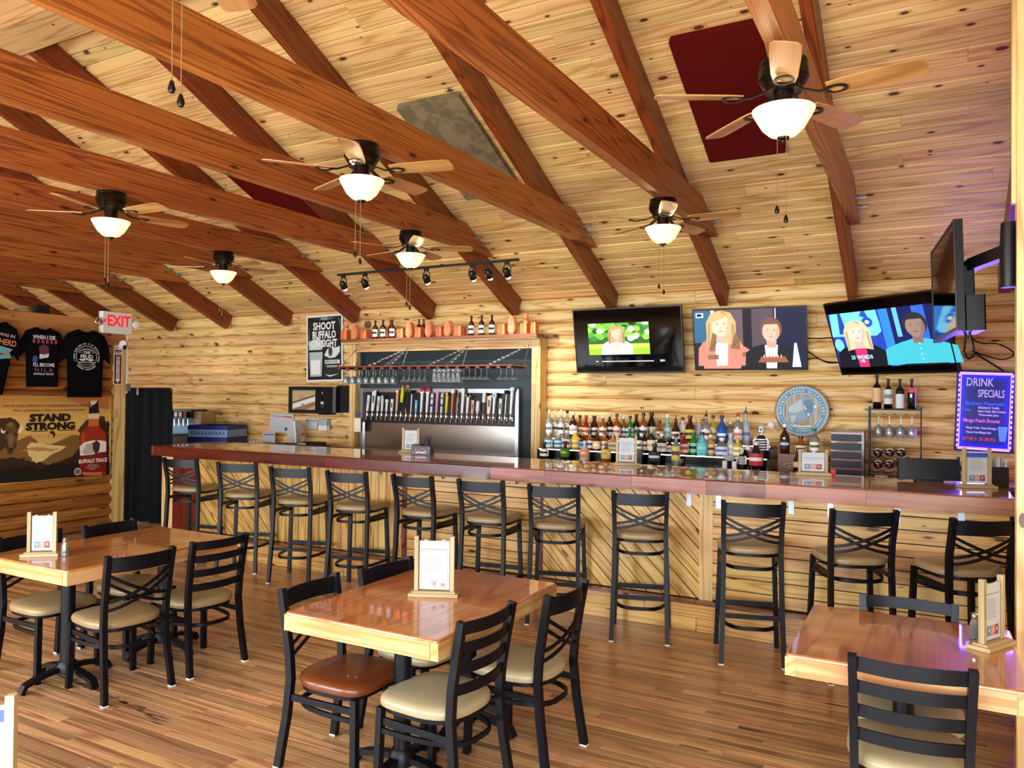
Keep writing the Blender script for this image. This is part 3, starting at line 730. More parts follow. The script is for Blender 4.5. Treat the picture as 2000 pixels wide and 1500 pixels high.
part('box', MB().box(-.055, .055, -.05, -.045, 0, .14).box(-.055, .055, .045, .05, 0, .14).box(-.055, -.05, -.045, .045, 0, .14).box(.05, .055, -.045, .045, 0, .14).box(-.05, .05, -.045, .045, 0, .006), M_BLACKP, c, smooth=0)
for k in range(12):
    a = (k % 4 - 1.5) * .018; b = (k // 4 - 1) * .025
    part('straw', MB().bar([(a, b, .01), (a * 1.5 + .012 * math.sin(k * 2.3), b + .01 * math.cos(k), .19 + .02 * ((k * 7) % 5) / 5)], .012, .002, up=(0, 1, 0)), M_PAPER, c)
c = thing('payment_monitor', 'black payment screen on the bar seen from behind', 'monitor', (-.02, 6.28, BZ + .001), rad(10))
part('housing', MB().box(-.20, .20, -.012, .025, .012, .165, ch=.008, M=Matrix.Rotation(rad(-8), 4, 'X')), mat('monitor_shell', '0a0c10', .3), c, smooth=0)
part('stand', MB().box(-.09, .09, -.04, .07, 0, .012, ch=.01).box(-.05, .05, .0, .03, .01, .08), M_BLACKP, c, smooth=0)
part('cable_slot', MB().box(-.05, .06, -.018, -.0145, .03, .034), mat('slot_grey', '3a4450', .3), c, smooth=0)
solo('matchbook', 'small red box beside the pale menu stand', 'box', MB().box(-.016, .016, -.01, .01, 0, .05), flat('c02020'), (-.66, 6.33, BZ + .001), smooth=0)
# ================================================================ back counter and liquor display
bc = thing('back_counter', 'low wooden counter along the log wall behind the bar', 'counter', (-4.2, 7.8, 0))
W_BACK = wood('back_counter_wood', '8a5632', '6a3c20', '3c1e0e', rough=.3, coat=.6, knots=0, tone=.1)
for a, b in ((-10.4, -6.95), (-6.95, -3.85), (-3.85, -1.3), (-1.3, .66)):
    zt = .95 if b < -3.5 else 1.035
    part('worktop', MB().box(a + 4.2, b + 4.2 - .003, -.33, .255, zt - .04, zt, ch=.004), W_BACK, bc, smooth=0)
    n = max(2, int((b - a) / .6)); w = (b - a) / n
    part('carcass', MB().box(a + 4.2, b + 4.2 - .003, -.28, .25, .05, zt - .041), W_DARK, bc, smooth=0)
    for k in range(n): part('door', MB().box(a + 4.2 + k * w + .01, a + 4.2 + (k + 1) * w - .01, -.30, -.281, .1, zt - .06), W_DARK, bc, smooth=0)
T1, T2, T3 = 1.062, 1.165, 1.275
sx0, sx1 = -3.80, -1.35
disp = thing('bottle_display', 'black stepped liquor display with lit white edges', 'bottle display', ((sx0 + sx1) / 2, 7.75, 1.036))
hw_ = (sx1 - sx0) / 2
M_LED = mat('white_led', 'fff6e6', .5, emit=1.8); M_ACRY = mat('display_black', '060708', .2)
for i, (y0, y1, z) in enumerate(((-.35, -.19, T1), (-.19, -.02, T2), (-.02, .24, T3))):
    part('step', MB().box(-hw_, hw_, y0 + (.0005 if i else 0), y1, .001, z - 1.036 - .0005), M_ACRY, disp, smooth=0)
    part('led_strip', MB().box(-hw_ + .02, hw_ - .02, y0 - .004, y0 + .004, z - 1.036 - .009, z - 1.036 + .0005), M_LED, disp, smooth=0)
G = {'clear': mat('glass_clear', 'dfe8e4', .06, trans=.8), 'amber': mat('glass_amber', 'a85a1a', .07, trans=.35, coat=.5), 'brown': mat('glass_brown', '3a1206', .08, coat=.6), 'black': mat('glass_black', '0a0a0c', .07, coat=.6),
     'green': mat('glass_green', '2a8a34', .07, trans=.3, coat=.5), 'dkgreen': mat('glass_dark_green', '0c2416', .07, coat=.6), 'blue': mat('glass_blue', '1a5fc0', .07, trans=.3, coat=.5), 'aqua': mat('glass_aqua', '6fd0d8', .1, trans=.3, coat=.5),
     'frost': mat('glass_frost', 'c9d4d2', .35, trans=.2), 'mint': mat('glass_mint', '9fd2bc', .25, trans=.25), 'yellow': mat('liquid_yellow', 'e0c040', .1, trans=.2, coat=.5), 'red': mat('glass_red', '7a1414', .08, coat=.6), 'white': mat('bottle_white', 'e6e8e8', .3), 'peach': mat('liquid_peach', 'd89a60', .1, trans=.2, coat=.5)}
NAMES = {'dkgreen': 'dark green', 'frost': 'frosted', 'mint': 'pale mint', 'aqua': 'aqua'}
def profile(style, h, r):
    n = r * .30
    if style == 'std': return [(r * .9, 0), (r, h * .02), (r, h * .58), (r * .93, h * .64), (r * .55, h * .72), (n, h * .79), (n, h * .97), (n * 1.1, h * .975), (n * 1.1, h)]
    if style == 'tall': return [(r * .9, 0), (r, h * .02), (r, h * .62), (r * .9, h * .68), (n * 1.1, h * .78), (n, h * .82), (n, h)]
    if style == 'wine': return [(r * .9, 0), (r, h * .02), (r, h * .60), (r * .92, h * .67), (n * 1.05, h * .76), (n, h * .80), (n, h)]
    if style == 'squat': return [(r * .85, 0), (r, h * .04), (r * 1.0, h * .35), (r * .92, h * .52), (r * .55, h * .64), (n * 1.1, h * .72), (n * 1.1, h)]
    if style == 'cone': return [(r * .9, 0), (r, h * .03), (r * .98, h * .2), (r * .6, h * .55), (n, h * .78), (n, h)]
    if style == 'dome': return [(r * .95, 0), (r, h * .03), (r, h * .45), (r * .85, h * .62), (r * .5, h * .76), (n * 1.2, h * .82), (n * 1.2, h)]
    return [(r, 0), (r, h * .6), (n, h * .72), (n, h)]
def bottle(label, x, y, z, h, r, style, g, cap='black', lab=None, acc=None, group=None, pour=False, lz=(.16, .5), name='bottle', bow=None):
    root = thing(name, label, 'bottle', (x, y, z + .0008), 0, group)
    pr_ = profile(style, h, r); n = pr_[-1][0]
    part('glass', MB().lathe(pr_, 14), G[g] if g in G else g, root)
    cm_ = flat({'black': '101012', 'white': 'e8e8e6', 'red': 'a82018', 'maroon': '5a1418', 'blue': '1a3a8a', 'gold': 'c9a040', 'silver': 'c8ccd0', 'navy': '141a3c', 'green': '1a5a2a', 'yellow': 'd8c070', 'pink': 'e08a8a', 'cork': 'b08a5a', 'amber': 'a8622a'}[cap], 0, .35)
    ch = h * (.10 if not pour else .03)
    part('cap', MB().lathe([(n * 1.25, h - ch), (n * 1.25, h + .004), (n * .4, h + .006)], 10), cm_, root)
    if pour: part('pourer', MB().lathe([(n * .8, h + .004), (n * .45, h + .02), (.004, h + .025)], 8).tube([(0, 0, h + .02), (.004, 0, h + .045), (.008, 0, h + .06)], .004, 6), M_STEEL if pour == 2 else M_BLACKP, root)
    if lab:
        z0, z1 = h * lz[0], h * lz[1]
        lb = part('label', MB().lathe([(r * 1.012, z0), (r * 1.012, z1)], 12, a0=PI + .25, a1=2 * PI - .0), flat(lab), root)
        if acc: part('label_mark', MB().lathe([(r * 1.022, z0 + (z1 - z0) * .38), (r * 1.022, z0 + (z1 - z0) * .66)], 10, a0=PI + .6, a1=2 * PI - .45), flat(acc), lb)
    if bow: part('bow', MB().sphere((-.012, -r, h * .42), .018, 8, 6, 1, .6, .7).sphere((.014, -r, h * .42), .018, 8, 6, 1, .6, .7), flat(bow), root)
    return root
BACK = [ # px, top y, style, glass, cap, label, accent, pourer, radius, words
 (1073, 801, 'wine', 'clear', 'white', 'eef0ee', '6a7a90', 0, .038), (1085, 801, 'wine', 'clear', 'silver', 'f0f0e0', '50503a', 0, .038), (1096.5, 801, 'wine', 'clear', 'white', 'dfe6e8', '16161a', 0, .038),
 (1108, 802, 'std', 'clear', 'black', 'f2efe6', '8a5a4a', 0, .042), (1120, 806, 'std', 'brown', 'white', 'f4f4f2', 'b0b0b0', 0, .044), (1133, 812, 'squat', 'amber', 'black', 'e8dcb8', 'a08040', 0, .044),
 (1145, 812, 'squat', 'red', 'red', 'e0c090', 'a03a20', 0, .046), (1161, 813, 'dome', 'brown', 'black', 'f0ead8', '2a2a2a', 0, .052), (1178, 812, 'std', 'amber', 'white', 'f0e6c8', '8a2a20', 0, .042),
 (1191, 809, 'std', 'brown', 'silver', 'f4f4f4', '101010', 0, .047), (1205, 809, 'std', 'amber', 'maroon', 'f0e4d8', 'c05a4a', 0, .042), (1218.5, 814, 'std', 'amber', 'white', 'eeeef2', '3a4a8a', 0, .04),
 (1231, 813, 'std', 'green', 'black', 'e6efd8', '2a6a3a', 0, .04), (1243, 809.5, 'std', 'black', 'maroon', 'e4ece0', '4a5a48', 0, .047), (1257, 807, 'std', 'amber', 'black', 'e8e8ee', '1a2440', 0, .045),
 (1273, 805.5, 'dome', 'black', 'black', 'dfe0d8', 'a8b0a8', 0, .052), (1288, 822, 'squat', 'amber', 'black', 'e8c8b0', '7a2a10', 0, .045), (1304, 810, 'cone', 'mint', 'white', 'bfe0d4', '8ac0b0', 0, .052),
 (1320, 822, 'dome', 'brown', 'maroon', 'eee8e4', 'b04a30', 1, .047), (1333.5, 816, 'std', 'white', 'maroon', 'f0ece6', '4a3030', 0, .044), (1348, 812.5, 'dome', 'brown', 'maroon', 'd8c050', '3a3018', 0, .052),
 (1365, 820, 'dome', 'frost', 'yellow', 'c8e4e0', '9ac8c8', 0, .05), (1379, 812, 'std', 'clear', 'black', 'f2f2ea', '9a3a30', 1, .046), (1393, 812, 'std', 'yellow', 'maroon', 'f0e8b0', 'a08020', 0, .042),
 (1410, 812, 'std', 'blue', 'navy', '1a50b8', 'f0f4f8', 0, .05), (1426.5, 824, 'std', 'clear', 'white', 'e6eef4', '2a5ab0', 0, .042), (1441.5, 807.5, 'wine', 'clear', 'red', 'f4e4e0', 'd07a6a', 0, .043), (1456.5, 806, 'wine', 'frost', 'blue', 'b8ccd8', '5a7ab0', 1, .046)]
def cname(g): return NAMES.get(g, g)
LABW = {'e': 'pale', 'f': 'white', 'd': 'cream', '1': 'blue', 'b': 'light blue', 'c': 'pale green'}
for i, (px, ty, st, g, cap, lab, acc, pour, r) in enumerate(BACK):
    Y_ = 7.91 if i % 2 else 7.81; P = atY(px, ty, Y_)
    bottle('%s liquor bottle, %s cap, %s from the tap frame in the back row' % (cname(g), cap, ORD[i]), P.x, Y_, T3, P.z - T3, r, st, g, cap, lab, acc, 'liquor bottles in the back row', pour)
MID = [(1072, 845, 'dome', 'clear', 'silver', 'cfe6e6', '5aa0a8', 0, .047), (1090.5, 847, 'dome', 'clear', 'silver', 'b8dcec', '3a6a9a', 0, .052), (1107, 842, 'std', 'clear', 'white', 'f0ead0', '30302a', 0, .046), (1124, 842, 'dome', 'yellow', 'white', 'efe08a', 'c8a838', 0, .054),
 (1138.5, 848, 'std', 'brown', 'amber', '7a9ad0', '2a4a8a', 0, .040), (1152, 845, 'std', 'amber', 'black', 'eeeef4', '5a3a6a', 0, .046), (1165.5, 846, 'std', 'brown', 'black', 'eccf90', 'f4ecd8', 0, .044), (1181, 846, 'std', 'amber', 'red', 'f2f0ee', '6aa0c8', 0, .047), (1197.5, 848, 'dome', 'peach', 'gold', 'e8e0c4', 'a08a5a', 0, .048),
 (1230, 838, 'std', 'green', 'green', '7ac05a', '2a8a34', 0, .042), (1246.5, 840, 'std', 'dkgreen', 'black', 'e4ecdc', '4a5a4a', 0, .044), (1259, 843, 'std', 'black', 'black', 'e8c8c0', '7a3a30', 0, .046), (1272.5, 838, 'tall', 'dkgreen', 'yellow', 'ece4c0', 'c8b880', 0, .043), (1282, 850, 'std', 'clear', 'silver', 'e8e8d4', '707060', 0, .036),
 (1292.5, 848, 'std', 'black', 'white', 'eeeef0', '9a9aa0', 0, .052), (1308, 856, 'squat', 'black', 'black', 'e4dcd0', 'a08a70', 0, .047), (1335.5, 849, 'squat', 'red', 'red', 'eebcb0', 'a04a3a', 0, .053), (1354.5, 846, 'std', 'green', 'green', '8ad8c0', '101a10', 0, .049), (1371.5, 845, 'dome', 'aqua', 'black', '66cfd6', '9ae4e4', 0, .053), (1388, 850, 'std', 'peach', 'white', 'eec8a0', '4a3a30', 0, .046),
 (1410, 856, 'dome', 'clear', 'white', 'dfe0f4', '5a60c0', 0, .062), (1427, 850, 'dome', 'frost', 'silver', 'e8ecf0', 'c0c8d8', 0, .044), (1441, 856, 'std', 'yellow', 'gold', 'f0ecc0', 'b8a030', 0, .046)]
for i, (px, ty, st, g, cap, lab, acc, pour, r) in enumerate(MID):
    Y_ = 7.68 if i % 2 else 7.612; P = atY(px, ty, Y_)
    bottle('%s liquor bottle, %s cap, %s from the tap frame in the middle row' % (cname(g), cap, ORD[i]), P.x, Y_, T2, max(.13, P.z - T2), r, st, g, cap, lab, acc, 'liquor bottles in the middle row', pour, (.12, .55))
FRONT = [(1063.5, 864, 'squat', 'black', 'black', 'f0eee8', '2a2a2a', .05, None, 'white oval label'), (1104, 862, 'squat', 'brown', 'black', '2f7a30', '50a84a', .052, 'e0c030', 'green oval label and yellow bow'), (1142, 862, 'squat', 'frost', 'silver', 'e0906a', 'f0b090', .052, 'e8e0d4', 'peach oval label'),
         (1184, 862, 'squat', 'amber', 'gold', 'd8c870', 'f0e8a0', .052, 'd8a840', 'yellow oval label and gold bow'), (1279, 868, 'squat', 'black', 'black', '2a2e38', 'e8e8ec', .062, None, 'round black jug with white lettering'), (1320.5, 848, 'std', 'clear', 'black', 'd8c878', '5a4a28', .044, None, 'tall clear bottle with long yellow label'), (1477, 864, 'dome', 'black', 'silver', 'c03a3a', 'f4f0f0', .066, None, 'round dark bottle with red and white label')]
for px, ty, st, g, cap, lab, acc, r, bow, w in FRONT:
    P = atY(px, ty, 7.47)
    bottle('%s liquor bottle standing at the front of the display' % w if 'bottle' not in w and 'jug' not in w else w + ' at the front of the display', P.x, 7.47, T1, max(.14, P.z - T1), r, st, g, cap, lab, acc, 'liquor bottles in the front row', 0, (.18, .62), bow=bow)
# black box beside the menu stand, skeleton-shaped bottles
P = atY(1249, 884, 7.47); solo('bottle_carton', 'tall black carton between the front bottles of the display', 'box', MB().box(-.035, .035, -.03, .03, 0, .15, ch=.003), M_BLACKP, (P.x, 7.47, T1 + .001), smooth=0)
def skeleton(label, px, y, z, s=1.0):
    x = atY(px, 860, y).x
    r = thing('skeleton_bottle', label, 'bottle', (x, y, z + .001), rad(-20), 'skeleton-shaped bottles')
    part('body', MB().lathe([(.035 * s, 0), (.045 * s, .01), (.05 * s, .09 * s), (.052 * s, .16 * s), (.03 * s, .19 * s), (.018 * s, .2 * s)], 14, sy=.7), flat('15151a', 0, .5), r)
    st_ = MB()
    for k in range(5): st_.lathe([(.0515 * s, (.07 + .022 * k) * s), (.0520 * s, (.08 + .022 * k) * s)], 14, sy=.72)
    part('stripe', st_, flat('f0f0ee'), r)
    for q in (-1, 1): part('arm', MB().tube([(q * .05 * s, 0, .175 * s), (q * .068 * s, -.005, .15 * s), (q * .068 * s, -.01, .07 * s)], .011 * s, 8), flat('f0f0ee'), r)
    hd = part('skull', MB().sphere((0, 0, .245 * s), .034 * s, 12, 8, .85, .9, 1.15).lathe([(.014 * s, .19 * s), (.014 * s, .22 * s)], 8), flat('ecebe4'), r)
    part('eye', MB().sphere((-.012 * s, -.029 * s, .25 * s), .0075 * s, 8, 6).sphere((.012 * s, -.029 * s, .25 * s), .0075 * s, 8, 6).box(-.012 * s, .012 * s, -.032 * s, -.026 * s, .218 * s, .224 * s), flat('101010'), hd)
    part('sombrero', MB().lathe([(.075 * s, .285 * s), (.078 * s, .292 * s), (.035 * s, .285 * s), (.032 * s, .31 * s), (.02 * s, .335 * s), (.0, .34 * s)], 18, M=Matrix.Rotation(rad(18), 4, 'Y')), flat('e4ddcf', 0, .8), r)
skeleton('skeleton-shaped striped bottle wearing a pale sombrero', 1487, 7.65, T2, 1.1)
skeleton('smaller skeleton-shaped striped bottle before the sombrero one', 1449, 7.49, T1, .72)
P = atY(1425, 890, 7.45)
c = thing('shot_stand', 'white two-legged shot glass stand at the front of the display', 'stand', (P.x, 7.45, T1 + .001))
for s in (-1, 1): part('leg', MB().box(s * .045 - .02, s * .045 + .02, -.012, .012, 0, .075), flat('e8e8ea'), c, smooth=0)
part('bowl', MB().lathe([(.02, .075), (.05, .09), (.062, .125), (.058, .13)], 14), mat('stand_glass', 'c8d0d8', .2, trans=.3), c)

# ================================================================ draft wall
YFm = 7.90
def dx(px, py=760, Y=YFm): return atY(px, py, Y).x
dl, dr = dx(695), dx(1039); dlo, dro = dx(684), dx(1056)
ztop = atY(860, 684, YFm).z; zsh = atY(860, 662, YFm).z; zb = .95
fr = thing('tap_alcove', 'pine-framed slate alcove built around the beer taps', 'alcove', ((dl + dr) / 2, 8.0, zb))
fx = (dl + dr) / 2
for xa, xb, nm in ((dlo, dl, 'left'), (dr, dro, 'right')):
    part('stile', MB().box(0, zsh - zb - .002, -(xb - xa) / 2, (xb - xa) / 2, -.09, .09, ch=.006), W_TRIM, fr, ((xa + xb) / 2 - fx, -.025, 0.001), (0, -PI / 2, PI / 2), smooth=0)
part('lintel', MB().box(0, dr - dl, -.09, .09, 0, zsh - ztop - .002, ch=.006), W_TRIM, fr, (dl - fx, -.025, ztop - zb), smooth=0)
part('back_board', MB().box(dl - fx, dr - fx, .045, .06, 0, ztop - zb), M_SLATE, fr, smooth=0)
part('side_board', MB().box(dl - fx + .0005, dl - fx + .012, -.02, .045, 0, ztop - zb), mat('slate_light', '3f5560', .5), fr, smooth=0)
# shelf with orange boxes above
shy = 7.74; zs = atY(860, 657, shy).z
x0, x1 = atY(666, 660, shy).x, atY(1048, 652, shy).x
W_SHELF = wood('shelf_brown', '8a5640', '6a3e2c', '3c1e12', rough=.4, coat=.3, knots=0, tone=.05)
sh = thing('bottle_shelf', 'long brown shelf over the tap alcove', 'shelf', ((x0 + x1) / 2, 7.9, zs))
part('board', MB().box(0, x1 - x0, -.16, .155, -.036, 0, ch=.003), W_SHELF, sh, ((x0 - x1) / 2, 0, 0), smooth=0)
part('cleat', MB().box(0, x1 - x0 - .02, -.13, .155, -.058, -.037), W_TRIM, sh, ((x0 - x1) / 2 + .01, 0, 0), smooth=0)
part('end_block', MB().box(x1 - (x0 + x1) / 2 + .002, x1 - (x0 + x1) / 2 + .12, .02, .155, -.03, .0), W_DARK, sh, smooth=0)
SHY = 7.84
def sx(px): return atY(px, 640, SHY).x
def shh(py, base=655): return (base - py) * 8.9 / CAMF
M_OR = flat('e8743a', 0, .5); M_ORP = flat('e89468', 0, .45)
for i, (px, h, w) in enumerate([(675.5, .125, .10), (714, .115, .09), (785, .12, .095), (820, .125, .085), (860, .125, .08), (897, .125, .10), (982, .125, .10), (1025.5, .125, .085), (1042.5, .135, .06)]):
    b = thing('gift_box', 'small orange gift box, %s from the tin sign on the shelf' % ORD[i], 'box', (sx(px), SHY + (.03 if i == 8 else 0), zs + .001), 0, 'orange gift boxes on the shelf')
    part('carton', MB().box(-w / 2, w / 2, -.045, .045, 0, h, ch=.002), M_OR, b, smooth=0)
    art('print', b, [('f0a070', rect(w * .18, .008, w / 2 - .004, h - .008)), ('7a3010', [rect(-w * .3, .012, w * .05, .018), ell(-w * .12, h - .02, .008, .006, 8)])], y=-.0455)
for i, (px, h) in enumerate([(698, .19), (804, .195), (842, .20), (879, .195), (1003.5, .215)]):
    n = 20; o_ = [(.052 * math.copysign(abs(math.cos(2 * PI * k / n)) ** .8, math.cos(2 * PI * k / n)) * (1 if math.sin(2 * PI * k / n) < 0 else .82), h / 2 + h / 2 * math.sin(2 * PI * k / n)) for k in range(n)]
    b = thing('pouch', 'salmon cloth bottle pouch, %s from the tin sign on the shelf' % ORD[i], 'pouch', (sx(px), SHY - .03, zs + .001), 0, 'cloth pouches on the shelf')
    part('bag', MB().prism(o_, -.035, .035, 'XZ').prism([(p[0] * .8, h / 2 + (p[1] - h / 2) * .86) for p in o_], -.048, .048, 'XZ'), M_ORP, b, smooth=60)
    part('fold', MB().bar([(-.035, -.049, h * .32), (0, -.0515, h * .28), (.035, -.049, h * .33)], .003, .004).bar([(.0, -.049, h * .85), (.008, -.0515, h * .6), (.004, -.049, h * .36)], .003, .004), flat('c9704a'), b)
    text(b, 'Buffalo', .018, flat('f6d0b8'), 0, h * .42, -.0526)
for i, px in enumerate((677, 1027)):
    b = thing('gift_tube', ('pink-orange tube standing on the leftmost gift box', 'pink-orange tube standing on a gift box at the right end')[i], 'tube', (sx(px), SHY, zs + .127), 0, 'tubes on gift boxes')
    part('tube', MB().lathe([(.028, 0), (.029, .004), (.029, .115), (.02, .122)], 14), M_ORP, b)
    part('band', MB().lathe([(.0293, .03), (.0293, .06)], 14), flat('d05a28'), b)
for i, (px, ty) in enumerate([(733.5, 620), (748.5, 619.5), (766.5, 618.5), (921, 612.5), (941, 611.5), (961, 610.5)]):
    P = atY(px, ty, SHY - .02)
    bottle('whiskey bottle with torn white label and navy cap, %s of six on the shelf' % ORD[i], P.x, SHY - .02, zs, .235, .036, 'std', 'brown', 'navy', 'eef0f0', '2a1a14', 'whiskey bottles on the shelf', 0, (.12, .52))
for i, px in enumerate((756, 726, 812, 821)):
    bottle('dark bottle standing behind the %s on the shelf' % ('second whiskey bottle', 'first whiskey bottle', 'second pouch', 'fourth gift box')[i], sx(px) , SHY + .07, zs, .235, .033, 'std', 'red' if i < 2 else 'brown', 'maroon' if i < 2 else 'black', None, None, 'bottles at the back of the shelf')
for i, px in enumerate((687, 724.5, 796, 832, 903, 992)):
    solo('gift_tin', 'dark red tin tube beside the %s gift box of the shelf' % ORD[(0, 1, 2, 3, 5, 6)[i]], 'tin', MB().lathe([(.018, 0), (.02, .004), (.02, .105), (.016, .11)], 12), flat('8a1c14', 0, .3), (sx(px), SHY + .045, zs + .001), group='red tins on the shelf')
solo('round_plug', 'round grey wooden disc on the wall above the shelf', 'disc', MB().lathe([(.045, 0), (.05, .006), (.05, .02)], 18), flat('6a5a48'), (atY(718, 634, 8.05).x, 8.06, atY(718, 634, 8.05).z), (PI / 2, 0, 0))

# tap wall
YT = 8.0
tx0, tx1 = dx(706, 800, YT), dx(1015, 800, YT); tz1 = atY(860, 759, YT).z; tzm = atY(860, 829, YT).z
tw = thing('tap_board', 'steel-framed black tap board with brushed splash panel and drip tray', 'tap board', ((tx0 + tx1) / 2, YT, .98))
tcx = (tx0 + tx1) / 2; hw = (tx1 - tx0) / 2
for a, b_, c0, c1 in ((-hw, -hw + .045, 0, tz1 - .98), (hw - .045, hw, 0, tz1 - .98)): part('frame_post', MB().box(a, b_, -.03, .03, c0, c1), M_STEEL, tw, smooth=0)
part('frame_rail', MB().box(-hw + .0455, hw - .0455, -.03, .03, tz1 - .98 - .05, tz1 - .98), M_STEEL, tw, smooth=0)
part('board', MB().box(-hw + .046, hw - .046, .0, .03, tzm - .98, tz1 - .98 - .051), mat('tap_board', '10161b', .4), tw, smooth=0)
part('splash', MB().box(-hw + .046, hw - .046, -.005, .03, .06, tzm - .981), mat('splash_steel', 'a8a49c', .22, 1), tw, smooth=0)
part('drip_tray', MB().box(-hw - .06, hw - .05, -.2, -.006, .02, .058).box(-hw - .06, hw - .05, -.2, -.19, .058, .068), M_STEEL, tw, smooth=0)
note = solo('paper_note', 'blank pale note clipped to the left edge of the tap frame', 'note', MB().box(-.055, .055, -.002, .002, -.09, .09), flat('efe6c8'), (atY(698, 830, 7.88).x, 7.882, atY(698, 830, 7.88).z), smooth=0)
solo('blue_clip', 'blue clip holding the pale note', 'clip', MB().lathe([(.012, 0), (.018, .02), (.01, .05)], 8), flat('1a2ac0', 0, .3), (atY(698, 812, 7.87).x, 7.866, atY(698, 812, 7.87).z - .01))
zf = atY(860, 812, 7.96).z
TAPS = [ # px of faucet, top y, shape, main, accent, description
 (717, 771, 'slab', 'e4e8e8', 'c0c8d0', 'white paddle'), (727, 760, 'flare', 'e6eef0', '2a1a12', 'white scoop-topped paddle'), (737, 773.5, 'slab', 'e8e0e6', 'b06a7a', 'white and pink striped'), (745.5, 771, 'disc', 'dfe8dc', '2a7a34', 'white with green can'),
 (754.5, 779, 'ball', 'ece6d6', 'a04a30', 'round ivory'), (764.5, 779, 'slab', 'ece8de', '1a1a1a', 'ivory antler'), (774, 760, 'sign', 'd8a890', 'e07040', 'round-topped peach'), (783, 753, 'fish', 'e8d820', '101010', 'yellow fish'), (793, 752, 'curve', '2a1612', 'b86a40', 'bent dark brown'),
 (802, 762, 'rod', 'e0e0e0', '101014', 'white-striped black'), (812, 781, 'slab', '5aa8d8', 'a8dcec', 'sky blue'), (822, 757, 'oval', 'eef0f0', 'c01a28', 'white oval with red crown'), (833, 757, 'oval', 'f0f0f0', 'c8202c', 'second red-crowned white oval'), (842, 767, 'figure', 'e4e4ec', '4a3a6a', 'white fox figure'),
 (852, 765, 'ball2', 'd8a0b0', 'f0e8d8', 'pink with ivory knob'), (861.5, 766, 'figure', 'd8dcd8', '2a6a4a', 'green figure'), (871, 765, 'disc2', 'e0cc40', '303018', 'yellow with round badge'), (882, 760, 'sign', 'd8602a', 'f0ece8', 'round-topped orange'), (892, 765, 'twig', '8a8264', 'b8b08a', 'gnarled olive branch'),
 (902, 758, 'slab2', 'f0f2f2', 'd8dcdc', 'tall plain white'), (912, 769, 'axe', 'd0a868', 'eceae4', 'axe-shaped'), (922, 781, 'slab', 'e0b08a', '8a4a30', 'slim peach'), (932, 783, 'can', 'dfe8e4', 'e0c850', 'white can'), (943.5, 767, 'sign2', 'e0e0e0', '5a3a34', 'black lettered'), (954, 770, 'flare', 'ecdcc0', '7a2430', 'cream flared'),
 (963.5, 764, 'oval', 'e8f0f2', '5ab0d8', 'white with blue badge'), (976, 778, 'slab', 'e0e6e0', '3a4a40', 'white deer plate'), (986, 762, 'rod', 'e8e8e8', '20242a', 'second striped black'), (997, 755, 'badge', 'eef2f2', '8ad8c4', 'tall white with mint disc')]
YTH = 7.93
